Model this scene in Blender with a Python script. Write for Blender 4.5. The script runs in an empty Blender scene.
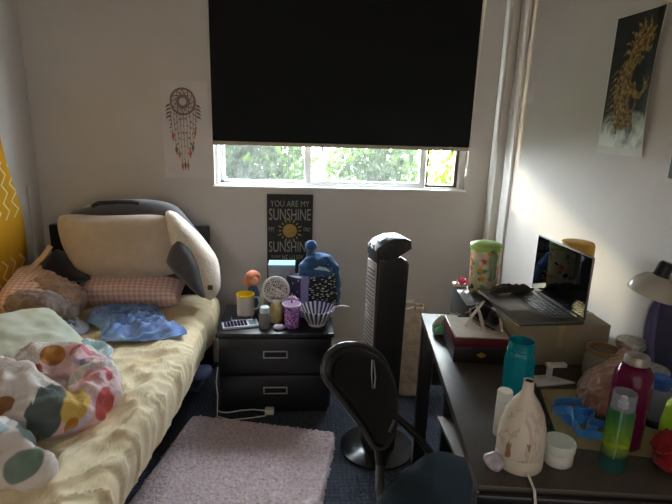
import bpy, bmesh, math, random
from mathutils import Vector, Matrix, Euler, noise
random.seed(7)
S = bpy.context.scene
COL = S.collection
PI = math.pi
R = math.radians

# ------------------------------------------------------------------ materials
def lin(c):
    def f(v):
        v /= 255.0
        return v/12.92 if v <= .04045 else ((v+.055)/1.055)**2.4
    return (f(c[0]), f(c[1]), f(c[2]), 1.0)

class NT:
    """small helper around a material's node tree"""
    def __init__(self, name, rough=.6, metal=0, spec=.5):
        self.m = bpy.data.materials.new(name); self.m.use_nodes = True
        self.t = self.m.node_tree; self.n = self.t.nodes; self.l = self.t.links
        self.b = self.n['Principled BSDF']; self.out = self.n['Material Output']
        self.b.inputs['Roughness'].default_value = rough
        self.b.inputs['Metallic'].default_value = metal
        self.b.inputs['Specular IOR Level'].default_value = spec
        self._tc = None
    def put(self, sock, v):
        if hasattr(v, 'is_output'): self.l.new(v, sock)
        elif v is not None: sock.default_value = v
    def set(self, k, v): self.put(self.b.inputs[k], v)
    def obj(self):
        if not self._tc: self._tc = self.n.new('ShaderNodeTexCoord')
        return self._tc.outputs['Object']
    def map(self, loc=(0,0,0), rot=(0,0,0), scale=(1,1,1), vec=None, typ='POINT'):
        d = self.n.new('ShaderNodeMapping'); d.vector_type = typ
        d.inputs['Location'].default_value = loc; d.inputs['Rotation'].default_value = rot
        d.inputs['Scale'].default_value = scale
        self.l.new(vec or self.obj(), d.inputs['Vector']); return d.outputs[0]
    def noise(self, scale, detail=3, rough=.5, vec=None, dist=0):
        d = self.n.new('ShaderNodeTexNoise'); d.inputs['Scale'].default_value = scale
        d.inputs['Detail'].default_value = detail; d.inputs['Roughness'].default_value = rough
        d.inputs['Distortion'].default_value = dist
        self.l.new(vec or self.obj(), d.inputs['Vector']); return d.outputs[0]
    def noisec(self, scale, vec=None):
        d = self.n.new('ShaderNodeTexNoise'); d.inputs['Scale'].default_value = scale
        self.l.new(vec or self.obj(), d.inputs['Vector']); return d.outputs[1]
    def voro(self, scale, vec=None, feat='F1', out='Distance'):
        d = self.n.new('ShaderNodeTexVoronoi'); d.feature = feat; d.inputs['Scale'].default_value = scale
        self.l.new(vec or self.obj(), d.inputs['Vector']); return d.outputs[out]
    def math(self, op, a, b=None, clamp=False):
        d = self.n.new('ShaderNodeMath'); d.operation = op; d.use_clamp = clamp
        self.put(d.inputs[0], a)
        if b is not None: self.put(d.inputs[1], b)
        return d.outputs[0]
    def vmath(self, op, a, b=None, out=0):
        d = self.n.new('ShaderNodeVectorMath'); d.operation = op
        self.put(d.inputs[0], a)
        if b is not None: self.put(d.inputs[1], b)
        return d.outputs[out]
    def sep(self, vec=None):
        d = self.n.new('ShaderNodeSeparateXYZ'); self.l.new(vec or self.obj(), d.inputs[0]); return d.outputs
    def ramp(self, fac, stops, const=False):
        d = self.n.new('ShaderNodeValToRGB'); cr = d.color_ramp
        if const: cr.interpolation = 'CONSTANT'
        while len(cr.elements) < len(stops): cr.elements.new(1)
        for e, (p, c) in zip(cr.elements, stops):
            e.position = p; e.color = c if len(c) == 4 else lin(c)
        self.l.new(fac, d.inputs[0]); return d.outputs[0]
    def mix(self, fac, a, b):
        d = self.n.new('ShaderNodeMix'); d.data_type = 'RGBA'
        self.put(d.inputs[0], fac); self.put(d.inputs[6], a); self.put(d.inputs[7], b)
        return d.outputs[2]
    def bump(self, h, strength=.3, dist=.01):
        d = self.n.new('ShaderNodeBump'); d.inputs['Strength'].default_value = strength
        d.inputs['Distance'].default_value = dist
        self.l.new(h, d.inputs['Height']); self.l.new(d.outputs[0], self.b.inputs['Normal'])

def mat(name, c, rough=.6, metal=0, var=.08, scale=12, bump=0, bscale=80, spec=.5, bdist=.004):
    q = NT(name, rough, metal, spec)
    a = lin(c)
    lo = tuple(v*(1-var) for v in a[:3]) + (1,); hi = tuple(min(1, v*(1+var)) for v in a[:3]) + (1,)
    q.set('Base Color', q.ramp(q.noise(scale), [(.3, lo), (.7, hi)]))
    if bump: q.bump(q.noise(bscale, 4), bump, bdist)
    return q.m

def fabric(name, c, var=.12, sheen=.2, bscale=260, bump=.35, scale=20):
    q = NT(name, .9, 0, .15); a = lin(c)
    lo = tuple(v*(1-var) for v in a[:3]) + (1,); hi = tuple(min(1, v*(1+var)) for v in a[:3]) + (1,)
    q.set('Base Color', q.ramp(q.noise(scale, 5), [(.3, lo), (.7, hi)]))
    q.set('Sheen Weight', sheen); q.bump(q.noise(bscale, 3), bump, .003)
    return q.m

def clearish(name, c, alpha_mix=.5, rough=.08, var=.05):
    """tinted see-through plastic or glass: coloured transparency under a gloss coat"""
    q = NT(name, rough); a = lin(c)
    q.set('Base Color', q.ramp(q.noise(9), [(.2, tuple(v*(1-var) for v in a[:3])+(1,)), (.8, a)]))
    tr = q.n.new('ShaderNodeBsdfTransparent'); q.put(tr.inputs[0], tuple(.35+.65*v for v in a[:3])+(1,))
    mx = q.n.new('ShaderNodeMixShader'); mx.inputs[0].default_value = alpha_mix
    q.l.new(tr.outputs[0], mx.inputs[1]); q.l.new(q.b.outputs[0], mx.inputs[2]); q.l.new(mx.outputs[0], q.out.inputs[0])
    return q.m

def gingham(name, c1, c2, scale, rot=0):
    q = NT(name, .9, 0, .15)
    x, y, z = q.sep(q.map(rot=(0, 0, rot)))
    sx = q.math('GREATER_THAN', q.math('SINE', q.math('MULTIPLY', x, scale)), 0)
    sy = q.math('GREATER_THAN', q.math('SINE', q.math('MULTIPLY', q.math('ADD', y, z), scale)), 0)
    f = q.math('MULTIPLY', q.math('ADD', sx, sy), .5)
    q.set('Base Color', q.mix(f, lin(c1), lin(c2))); q.bump(q.noise(200), .3, .003); q.set('Sheen Weight', .2)
    return q.m

def spots(name, base, plist, wob=.03, wscale=14, rough=.85):
    """printed cloth: a base colour with coloured motifs (centre, radii, z-turn, colour)"""
    q = NT(name, rough, 0, .2)
    nz = q.vmath('SCALE', q.vmath('SUBTRACT', q.noisec(wscale), (.5, .5, .5)))
    nz.node.inputs['Scale'].default_value = wob*2
    vec = q.vmath('ADD', q.obj(), nz)
    c = q.ramp(q.noise(6), [(.3, tuple(v*.93 for v in lin(base)[:3])+(1,)), (.7, lin(base))])
    for ctr, rad, rz, colr in plist:
        p = q.map(loc=ctr, rot=(0, 0, rz), scale=rad, vec=vec, typ='TEXTURE')
        ln = q.vmath('LENGTH', p, out='Value')
        f = q.math('MULTIPLY', q.math('SUBTRACT', 1.06, ln, ), 9, True)
        f = q.math('MULTIPLY', f, .95)
        c = q.mix(f, c, lin(colr))
    q.set('Base Color', c); q.set('Sheen Weight', .15); q.bump(q.noise(20, 6, .65, None, .6), .55, .02)
    return q.m

# ------------------------------------------------------------------ mesh helpers
def mtx(loc=(0,0,0), rot=(0,0,0), sc=(1,1,1)):
    return Matrix.LocRotScale(Vector(loc), Euler(rot), Vector(sc))

class B:
    def __init__(self): self.bm = bmesh.new()
    def _add(self, verts, faces, M=None):
        vs = [self.bm.verts.new((M @ Vector(v)) if M else v) for v in verts]
        for f in faces:
            try: self.bm.faces.new([vs[i] for i in f])
            except ValueError: pass
        return vs
    def box(self, x0, x1, y0, y1, z0, z1, M=None, bev=0, seg=2):
        b2 = bmesh.new()
        v = [(x0,y0,z0),(x1,y0,z0),(x1,y1,z0),(x0,y1,z0),(x0,y0,z1),(x1,y0,z1),(x1,y1,z1),(x0,y1,z1)]
        q = [b2.verts.new(p) for p in v]
        for f in ((3,2,1,0),(4,5,6,7),(0,1,5,4),(1,2,6,5),(2,3,7,6),(3,0,4,7)): b2.faces.new([q[i] for i in f])
        if bev: bmesh.ops.bevel(b2, geom=b2.edges[:], offset=bev, segments=seg, affect='EDGES', profile=.5)
        self.merge(b2, M); return self
    def merge(self, b2, M=None):
        b2.verts.index_update()
        self._add([v.co.copy() for v in b2.verts], [[v.index for v in f.verts] for f in b2.faces], M); b2.free()
    def lathe(self, prof, n=28, M=None, cap0=True, cap1=True, lobes=0, amp=0):
        vs, fs = [], []
        for r, z in prof:
            for i in range(n):
                a = 2*PI*i/n; rr = r*(1+amp*math.cos(lobes*a)) if lobes else r
                vs.append((rr*math.cos(a), rr*math.sin(a), z))
        m = len(prof)
        for j in range(m-1):
            for i in range(n):
                k = (i+1) % n
                fs.append((j*n+i, j*n+k, (j+1)*n+k, (j+1)*n+i))
        if cap0: fs.append(tuple(reversed(range(n))))
        if cap1: fs.append(tuple(range((m-1)*n, m*n)))
        self._add(vs, fs, M); return self
    def tube(self, pts, r, n=10, closed=False, M=None, flat=1.0):
        pts = [Vector(p) for p in pts]; N = len(pts)
        rad = r if isinstance(r, (list, tuple)) else [r]*N
        vs, fs = [], []
        up = Vector((0, 0, 1)); prev = None
        for i, p in enumerate(pts):
            if closed: t = pts[(i+1) % N] - pts[i-1]
            else: t = pts[min(i+1, N-1)] - pts[max(i-1, 0)]
            t.normalize()
            if prev is None:
                a = t.cross(up)
                if a.length < .05: a = t.cross(Vector((1, 0, 0)))
            else: a = prev - t*prev.dot(t)
            a.normalize(); prev = a; b = t.cross(a)
            for k in range(n):
                an = 2*PI*k/n
                vs.append(p + (a*math.cos(an) + b*math.sin(an)*flat)*rad[i])
        for i in range(N if closed else N-1):
            j = (i+1) % N
            for k in range(n):
                l = (k+1) % n
                fs.append((i*n+k, i*n+l, j*n+l, j*n+k))
        if not closed: fs.append(tuple(reversed(range(n)))); fs.append(tuple(range((N-1)*n, N*n)))
        self._add(vs, fs, M); return self
    def prism(self, outline, z0, z1, M=None, bev=0, seg=2):
        b2 = bmesh.new(); n = len(outline)
        lo = [b2.verts.new((x, y, z0)) for x, y in outline]; hi = [b2.verts.new((x, y, z1)) for x, y in outline]
        b2.faces.new(lo[::-1]); b2.faces.new(hi)
        for i in range(n): b2.faces.new((lo[i], lo[(i+1) % n], hi[(i+1) % n], hi[i]))
        if bev:
            es = [e for e in b2.edges if abs(e.verts[0].co.z-e.verts[1].co.z) < 1e-6]
            bmesh.ops.bevel(b2, geom=es, offset=bev, segments=seg, affect='EDGES', profile=.5)
        self.merge(b2, M); return self
    def ell(self, c, r, sub=3, M=None, rot=(0,0,0)):
        b2 = bmesh.new(); bmesh.ops.create_icosphere(b2, subdivisions=sub, radius=1)
        T = mtx(c, rot, r)
        self.merge(b2, (M @ T) if M else T); return self
    def pillow(self, w, d, h, nx=36, ny=28, M=None, pinch=.08, e=.42, wr=.012, seed=0, wsc=7):
        top, bot = [], []; vs, fs = [], []
        def P(u, v, s):
            x = u*w/2*(1-pinch*(1-abs(u)**2)*0 - pinch*abs(v)**0*(1-v*v)*(abs(u)**4)*1.0)
            y = v*d/2*(1-pinch*(1-u*u)*(abs(v)**4))
            k = max(0, (1-u**4))*max(0, (1-v**4))
            z = s*h/2*(k**e)
            q = Vector((u*w*wsc/2+seed*3.1, v*d*wsc/2, s*1.7+seed))
            nz = noise.noise(q)+.5*noise.noise(q*2.3)
            z += wr*nz*(k**.3)
            return (x, y, z)
        for s in (1, -1):
            for j in range(ny+1):
                for i in range(nx+1):
                    vs.append(P(2*i/nx-1, 2*j/ny-1, s))
        o = (nx+1)*(ny+1)
        for j in range(ny):
            for i in range(nx):
                a = j*(nx+1)+i
                fs.append((a, a+1, a+nx+2, a+nx+1)); fs.append((o+a, o+a+nx+1, o+a+nx+2, o+a+1))
        b2 = bmesh.new(); q = [b2.verts.new(v) for v in vs]
        for f in fs: b2.faces.new([q[i] for i in f])
        bmesh.ops.remove_doubles(b2, verts=b2.verts[:], dist=1e-5)
        self.merge(b2, M); return self
    def ribbon(self, pts, th, M=None):
        """flat strip of varying width: pts are (x, y, width)"""
        L, Rr = [], []
        for i, (x, y, w) in enumerate(pts):
            a = Vector(pts[max(i-1, 0)][:2]); b = Vector(pts[min(i+1, len(pts)-1)][:2])
            t = (b-a).normalized() if (b-a).length else Vector((1, 0)); nrm = Vector((-t.y, t.x))
            L.append((x+nrm.x*w/2, y+nrm.y*w/2)); Rr.append((x-nrm.x*w/2, y-nrm.y*w/2))
        n = len(pts)
        vs = [(x, y, th) for x, y in L] + [(x, y, th) for x, y in Rr] + [(x, y, 0) for x, y in L] + [(x, y, 0) for x, y in Rr]
        fs = []
        for i in range(n-1):
            fs += [(n+i, n+i+1, i+1, i), (2*n+i, 2*n+i+1, 3*n+i+1, 3*n+i), (i, i+1, 2*n+i+1, 2*n+i), (3*n+i, 3*n+i+1, n+i+1, n+i)]
        fs += [(0, 2*n, 3*n, n), (n-1, 2*n-1, 4*n-1, 3*n-1)]
        self._add(vs, fs, M); return self
    def warp(self, fn):
        for v in self.bm.verts: v.co = Vector(fn(v.co))
        return self
    def fluff(self, amp, sc, seed=0, ridge=False, octv=2):
        self.bm.normal_update()
        for v in self.bm.verts:
            q = v.co*sc + Vector((seed*5.3, seed*2.1, seed))
            s = 0; a = 1
            for k in range(octv):
                t = noise.noise(q*(2.1**k))
                s += a*((1-2*abs(t)) if ridge else t); a *= .5
            v.co += v.normal*amp*s
        return self
    def build(self, name, m, parent=None, smooth=True, origin=None, angle=40):
        me = bpy.data.meshes.new(name)
        bmesh.ops.recalc_face_normals(self.bm, faces=self.bm.faces[:])
        if origin is not None:
            for v in self.bm.verts: v.co -= Vector(origin)
        self.bm.to_mesh(me); self.bm.free()
        return link(name, me, m, parent, smooth, origin, angle)

def link(name, me, m, parent=None, smooth=True, origin=None, angle=40):
    o = bpy.data.objects.new(name, me); COL.objects.link(o)
    me.materials.append(m)
    if smooth:
        for p in me.polygons: p.use_smooth = True
        try: me.set_sharp_from_angle(angle=R(angle))
        except Exception: pass
    if parent: o.parent = parent
    if origin is not None: o.location = origin
    return o

def melt(b, voxel, name, m, parent=None, origin=None, smooth_it=4, amp=0, sc=10, seed=0, ridge=True, octv=2, flatz=None, stretch=(1,1,1), angle=180):
    """fuse overlapping lumps into one continuous skin and wrinkle it"""
    me = bpy.data.meshes.new('t'); b.bm.to_mesh(me); b.bm.free()
    o = bpy.data.objects.new('t', me); COL.objects.link(o)
    md = o.modifiers.new('r', 'REMESH'); md.mode = 'VOXEL'; md.voxel_size = voxel
    ms = o.modifiers.new('s', 'SMOOTH'); ms.iterations = smooth_it; ms.factor = .5
    dg = bpy.context.evaluated_depsgraph_get()
    me2 = bpy.data.meshes.new_from_object(o.evaluated_get(dg)); bpy.data.objects.remove(o)
    c = B(); c.bm.from_mesh(me2); bpy.data.meshes.remove(me2)
    c.bm.normal_update()
    st = Vector(stretch)
    for v in c.bm.verts:
        q = Vector((v.co.x*st.x, v.co.y*st.y, v.co.z*st.z))*sc + Vector((seed*5.3, seed*2.1, seed)); s = 0; a = 1
        for k in range(octv):
            t = noise.noise(q*(2.1**k)); s += a*((.6-2*abs(t)) if ridge else t); a *= .5
        v.co += v.normal*amp*s
        if flatz is not None and v.co.z < flatz: v.co.z = flatz
    return c.build(name, m, parent, True, origin, angle)

def drape(name, outline, z0, amp, m, sc=12, seed=0, th=.004, rings=16, per=6, parent=None, ang=0, stretch=2.2, dome=0, zf=None):
    """crumpled cloth lying on a surface, wrinkled by ridged noise (outline in plan)"""
    n = len(outline); cx = sum(p[0] for p in outline)/n; cy = sum(p[1] for p in outline)/n
    edge = []
    for i in range(n):
        p0, p1, p2, p3 = [Vector(outline[(i+k-1) % n]) for k in range(4)]
        for k in range(per):
            t = k/per
            edge.append(.5*((2*p1)+(p2-p0)*t+(2*p0-5*p1+4*p2-p3)*t*t+(3*p1-p0-3*p2+p3)*t**3))
    N = len(edge); b = B(); vs = [(cx, cy, 0)]; fs = []
    for r in range(1, rings+1):
        for e in edge: vs.append((cx+(e.x-cx)*r/rings, cy+(e.y-cy)*r/rings, r/rings))
    ca, sa = math.cos(ang), math.sin(ang)
    out = []
    for (x, y, s) in vs:
        u = (x*ca+y*sa); v = (-x*sa+y*ca)*stretch
        q = Vector((u*sc+seed*3, v*sc, seed))
        h = (1-2.2*abs(noise.noise(q)))*.6+(1-2.2*abs(noise.noise(q*2.2)))*.3
        h = max(0, h+.1)*amp*(1-s**5*.75)+dome*(1-s*s)
        out.append((x, y, z0+h+.002+(zf(x, y) if zf else 0)))
    for i in range(N): fs.append((0, 1+i, 1+(i+1) % N))
    for r in range(rings-1):
        for i in range(N):
            a = 1+r*N+i; c = 1+r*N+(i+1) % N
            fs.append((a, a+N, c+N, c))
    b._add(out, fs)
    o = b.build(name, m, parent, True, (cx, cy, z0), 180)
    md = o.modifiers.new('thick', 'SOLIDIFY'); md.thickness = th; md.offset = 1
    return o

def T(name, label, cat, loc=(0,0,0), rz=0, group=None):
    o = bpy.data.objects.new(name, None); COL.objects.link(o); o.location = loc; o.rotation_euler = (0, 0, rz)
    o.empty_display_size = .05
    return tag(o, label, cat, group)
def tag(o, label=None, cat=None, group=None, kind=None):
    if label: o['label'] = label
    if cat: o['category'] = cat
    if group: o['group'] = group
    if kind: o['kind'] = kind
    return o
def struct(o, label=None, cat=None): return tag(o, label, cat, None, 'structure')

def text_bm(txt, width, height, th=.0008):
    cu = bpy.data.curves.new('t', 'FONT'); cu.body = txt; cu.align_x = 'CENTER'; cu.extrude = .01; cu.resolution_u = 3
    o = bpy.data.objects.new('t', cu); COL.objects.link(o)
    bpy.context.view_layer.update()
    me = bpy.data.meshes.new_from_object(o.evaluated_get(bpy.context.evaluated_depsgraph_get()))
    bpy.data.objects.remove(o)
    xs = [v.co.x for v in me.vertices]; ys = [v.co.y for v in me.vertices]; zs = [v.co.z for v in me.vertices]
    sx = width/(max(xs)-min(xs)); sy = height/(max(ys)-min(ys)); sz = th/(max(zs)-min(zs))
    b = B(); b.bm.from_mesh(me); bpy.data.meshes.remove(me)
    x0 = (max(xs)+min(xs))/2; y0 = min(ys); z0 = min(zs)
    for v in b.bm.verts: v.co = Vector(((v.co.x-x0)*sx, (v.co.y-y0)*sy, (v.co.z-z0)*sz))
    return b

def circle(r, n=24, c=(0,0), a0=0, ry=None):
    return [(c[0]+r*math.cos(a0+2*PI*i/n), c[1]+(ry or r)*math.sin(a0+2*PI*i/n)) for i in range(n)]

# ------------------------------------------------------------------ camera
H = 1.5
def nrm(v): return Vector(v).normalized()
Yc = nrm((298-336, 118-252, 506)); Dc = Vector((277-336, 2180-252, 506)); Dc = (Dc-Yc*Dc.dot(Yc)).normalized()
Zc = -Dc; Xc = Yc.cross(Zc)
rm = Matrix((Xc, Yc, Zc))               # camera (right, down, forward) -> room
cam_d = bpy.data.cameras.new('camera'); cam = bpy.data.objects.new('camera', cam_d); COL.objects.link(cam)
cam_d.sensor_width = 36; cam_d.lens = 506/672*36; cam_d.clip_start = .02
mw = Matrix.Identity(4)
for i in range(3):
    mw[i][0] = rm[i][0]; mw[i][1] = -rm[i][1]; mw[i][2] = -rm[i][2]
mw.translation = (0, 0, H)
cam.matrix_world = mw
S.camera = cam

# ------------------------------------------------------------------ the room
XL, XR, YB, YF, ZT = -1.47, 1.2, 3.0, -1.6, 2.5
WX0, WX1, WZ0, WZ1 = -.48, 1.01, 1.10, 2.32

m_wall = mat('wall_paint', (207, 200, 193), .75, 0, .03, 3, .12, 300, .3, .001)
m_ceil = mat('ceiling_paint', (225, 222, 216), .9, 0, .02)
m_white = mat('white_gloss_paint', (232, 228, 220), .65, 0, .02)
m_vinyl = mat('white_vinyl_frame', (226, 226, 224), .4, 0, .02)
m_alu = mat('dark_aluminium', (92, 84, 74), .45, .6, .06)

q = NT('carpet_tile', .95, 0, .1)
x, y, z = q.sep()
wv = q.math('ABSOLUTE', q.math('SINE', q.math('MULTIPLY', q.math('ADD', x, q.math('MULTIPLY', q.noise(30), .02)), 150)))
wv2 = q.math('ABSOLUTE', q.math('SINE', q.math('MULTIPLY', y, 150)))
pat = q.math('MULTIPLY', wv, wv2)
fl = q.mix(q.math('MULTIPLY', q.noise(60, 5), 1), lin((20, 23, 28)), lin((92, 98, 110)))
q.set('Base Color', q.mix(q.math('MULTIPLY', pat, .8), fl, lin((48, 54, 66))))
q.bump(q.math('ADD', pat, q.noise(150)), .6, .006)
m_carpet = q.m

b = B(); b.box(XL, XR, YF, YB, -.05, 0); struct(b.build('floor', m_carpet, smooth=False))
b = B(); b.box(XL, XR, YF, YB, ZT, ZT+.05); struct(b.build('ceiling', m_ceil, smooth=False))
b = B(); b.box(XL-.12, XL, YF, YB+.15, -.05, ZT+.05); struct(b.build('wall_left', m_wall, smooth=False))
b = B(); b.box(XR, XR+.12, YF, YB+.15, -.05, ZT+.05); struct(b.build('wall_right', m_wall, smooth=False))
b = B()
b.box(XL, WX0, YB, YB+.15, -.05, ZT+.05); b.box(WX1, XR, YB, YB+.15, -.05, ZT+.05)
b.box(WX0, WX1, YB, YB+.15, -.05, WZ0); b.box(WX0, WX1, YB, YB+.15, WZ1, ZT+.05)
struct(b.build('wall_back', m_wall, smooth=False))

# corner casings on the right, thin pipe cover on the left
b = B(); b.box(1.150, 1.2, 2.90, 3.0, 0, ZT, bev=.006); struct(b.build('trim_1', m_white))
b = B(); b.box(1.182, 1.2, 2.765, 2.862, 0, ZT, bev=.006); struct(b.build('trim_2', m_white))
b = B(); b.box(-1.47, -1.455, 2.86, 2.91, 0, 1.1, bev=.004); struct(b.build('trim_3', m_wall))

# window: frame with three lights, sliding sash bars, panes
wf = bpy.data.objects.new('window_1', None); COL.objects.link(wf); wf.location = (0, 3.06, WZ0); struct(wf)
b = B()
hh = WZ1-WZ0
b.box(WX0, WX0+.022, -.03, .05, 0, hh, bev=.003); b.box(WX1-.030, WX1, -.03, .05, 0, hh, bev=.003)
b.box(WX0, WX1, -.03, .05, 0, .014, bev=.003); b.box(WX0, WX1, -.03, .05, hh-.03, hh, bev=.003)
b.box(WX0-.012, WX1+.012, -.068, -.03, -.006, .006, bev=.002)
b.build('window_frame', m_vinyl, wf)
b = B()
b.box(-.456, -.430, .0, .03, .014, hh-.03, bev=.003); b.box(.040, .082, -.015, .03, .014, hh-.03, bev=.003)
b.box(-.456, .04, .0, .03, .014, .034, bev=.003)
b.build('sash', m_vinyl, wf)
b = B()
b.box(.735, .772, -.025, .005, .014, hh-.03, bev=.003); b.box(.06, .74, -.025, .005, .012, .040, bev=.003); b.box(.14, .155, .035, .05, .014, hh-.03)
b.build('sash', m_vinyl, wf)
b = B()
b.box(.782, .794, .0, .03, .014, hh-.03); b.box(.955, .975, -.01, .03, .014, hh-.03); b.box(.782, .975, .0, .03, .012, .028)
b.build('dark_sash_edge', m_alu, wf)
q = NT('window_glass', .02)
tr = q.n.new('ShaderNodeBsdfTransparent'); gl = q.n.new('ShaderNodeBsdfGlossy'); gl.inputs['Roughness'].default_value = .03
fr = q.n.new('ShaderNodeFresnel'); fr.inputs[0].default_value = 1.45
q.put(tr.inputs[0], q.ramp(q.noise(60, 2), [(.3, (.86, .90, .88, 1)), (.7, (.93, .96, .95, 1))]))
mx = q.n.new('ShaderNodeMixShader'); q.l.new(fr.outputs[0], mx.inputs[0]); q.l.new(tr.outputs[0], mx.inputs[1]); q.l.new(gl.outputs[0], mx.inputs[2])
q.l.new(mx.outputs[0], q.out.inputs[0]); m_glass = q.m
q = NT('frosted_glass', .6)     # slightly milky insect-screened panes
tr = q.n.new('ShaderNodeBsdfTransparent'); q.put(tr.inputs[0], (.62, .66, .68, 1)); tl = q.n.new('ShaderNodeBsdfTranslucent'); q.put(tl.inputs[0], (.9, .95, 1, 1))
mx = q.n.new('ShaderNodeMixShader'); q.put(mx.inputs[0], q.ramp(q.noise(25), [(.3, (.004,)*3+(1,)), (.7, (.010,)*3+(1,))])); q.l.new(tr.outputs[0], mx.inputs[1]); q.l.new(tl.outputs[0], mx.inputs[2])
q.l.new(mx.outputs[0], q.out.inputs[0]); m_frost = q.m
for x0, x1, yy, mm in ((-.43, .04, .012, m_frost), (.082, .735, -.012, m_frost), (.794, .955, .012, m_glass)):
    b = B(); b.box(x0, x1, yy, yy+.004, .03, hh-.03); b.build('pane', mm, wf, False)

# roller blind
q = NT('blackout_fabric', .85, 0, .25); q.set('Base Color', q.ramp(q.noise(400), [(.3, lin((17, 19, 20))), (.7, lin((23, 25, 26)))])); q.bump(q.noise(500), .1, .001); m_black_fab = q.m
bl = T('roller_blind', 'black blackout roller blind pulled most of the way down the window', 'blind', (.262, 2.965, 1.34))
b = B(); b.box(-.741, .741, -.002, .002, .012, 1.07); b.build('blind_cloth', m_black_fab, bl, False)
b = B(); b.box(-.742, .742, -.006, .006, 0, .022, bev=.004); b.build('bottom_rail', mat('beige_rail', (176, 166, 150), .5), bl)
b = B(); b.lathe([(.028, -.745), (.028, .745)], 20, mtx((0, 0, 1.09), (0, PI/2, 0))); b.build('roller_tube', m_white, bl)
ch = B(); ch.tube([(.757, -.008, 1.08)] + [(.757-.002*i, -.008, 1.08-.13*i) for i in range(1, 10)], .0022, 6)
ch.tube([(.768, -.002, 1.08)] + [(.766-.003*i, -.002, 1.08-.13*i) for i in range(1, 10)], .0022, 6)
ch.box(.733, .748, -.012, .004, -.145, -.10, bev=.004)
ch.build('bead_chain', m_white, bl)

# baseboard heater along the back wall
m_cream = mat('cream_metal', (196, 188, 176), .5, .1, .03)
b = B(); b.prism([(0, 0), (-.055, .0), (-.055, .09), (-.02, .14), (0, .14)], XL+.02, 1.14, M=Matrix(((0,0,1,0),(1,0,0,YB),(0,1,0,0),(0,0,0,1))))
struct(b.build('baseboard_back', m_cream, smooth=False))
b = B(); b.box(XR-.012, XR, YF, 2.76, 0, .09, bev=.003); struct(b.build('baseboard_right', m_white))
b = B(); b.box(XL, XL+.012, YF, 2.9, 0, .09, bev=.003); struct(b.build('baseboard_left', m_white))
# ------------------------------------------------------------------ outside the window
q = NT('hedge_leaf', .6); q.set('Base Color', q.ramp(q.noise(5, 4), [(.3, lin((44, 72, 20))), (.7, lin((84, 114, 38)))]))
tl = q.n.new('ShaderNodeBsdfTranslucent'); q.put(tl.inputs[0], lin((84, 112, 30))); mx = q.n.new('ShaderNodeMixShader'); mx.inputs[0].default_value = .5
q.l.new(q.b.outputs[0], mx.inputs[1]); q.l.new(tl.outputs[0], mx.inputs[2]); q.l.new(mx.outputs[0], q.out.inputs[0]); m_leaf = q.m
m_bark = mat('bark', (110, 92, 74), .9, 0, .2, 20, .4, 30)
def bush(name, label, loc, rad, n, group, leaf=.09):
    t = T(name, label, 'shrub', loc, 0, group)
    rnd = random.Random(sum(map(ord, label)) % 1000 + int(loc[0]*10)); b = B()
    for i in range(n):
        d = Vector((rnd.gauss(0, 1), rnd.gauss(0, 1), rnd.gauss(0, 1))).normalized()*(rnd.random()**.4)
        p = Vector((d.x*rad[0], d.y*rad[1], rad[2]+.15+d.z*rad[2]))
        M = Matrix.Translation(p) @ Euler((rnd.uniform(0, 6), rnd.uniform(0, 6), rnd.uniform(0, 6))).to_matrix().to_4x4()
        s = leaf*rnd.uniform(.7, 1.3)
        b._add([(-s*.1, 0, 0), (s*.35, -s*.3, s*.1), (s, 0, 0), (s*.35, s*.3, s*.1)], [(0, 1, 2, 3)], M)
    tag(b.build('foliage', m_leaf, t, False))
    b = B(); b.tube([(0, 0, 0), (.03, 0, rad[2]), (0, .02, rad[2]*1.7)], [.05, .035, .012], 8)
    for k in range(4): b.tube([(.02, 0, rad[2]*.7), (rad[0]*.5*math.cos(k*1.6), rad[1]*.5*math.sin(k*1.6), rad[2]*1.3)], [.02, .008], 6)
    b.build('stem', m_bark, t)
bush('garden_shrub', 'dense green shrub outside behind the left window pane', (-.75, 6.4, -.1), (.95, .5, .85), 3600, None, .12)
bush('garden_shrub', 'pale green shrub outside behind the middle window pane', (1.25, 8.2, -.1), (.8, .5, .70), 1500, None, .13)
bush('garden_shrub', 'small green shrub outside behind the narrow right window pane', (1.95, 6.2, -.1), (.34, .35, .80), 420, None)
b = B(); b.box(-9, 9, 3.4, 16, -.35, -.1); struct(b.build('ground', mat('pale_lawn', (88, 104, 70), .9, 0, .25, 5), smooth=False))

# ------------------------------------------------------------------ bed
m_blackwood = mat('black_wood', (26, 25, 27), .42, 0, .15, 8, .1, 120, .5, .001)
m_darkfab = fabric('charcoal_fabric', (60, 60, 66))
bed = T('bed', 'single bed with a pale yellow fitted sheet along the left wall', 'bed', (-.97, 1.75, 0))
b = B(); b.box(-.43, .46, 1.16, 1.21, 0, .875, bev=.006); b.build('headboard', m_blackwood, bed)
for sx in (-.47, .355):
    b = B(); b.box(sx, sx+.035, -1.0, 1.16, .20, .30, bev=.004); b.build('side_rail', m_blackwood, bed)
for sx in (-.46, .335):
    for sy in (-.98, 1.08):
        b = B(); b.box(sx, sx+.045, sy, sy+.05, 0, .2, bev=.004); b.build('leg', m_blackwood, bed)
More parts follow.
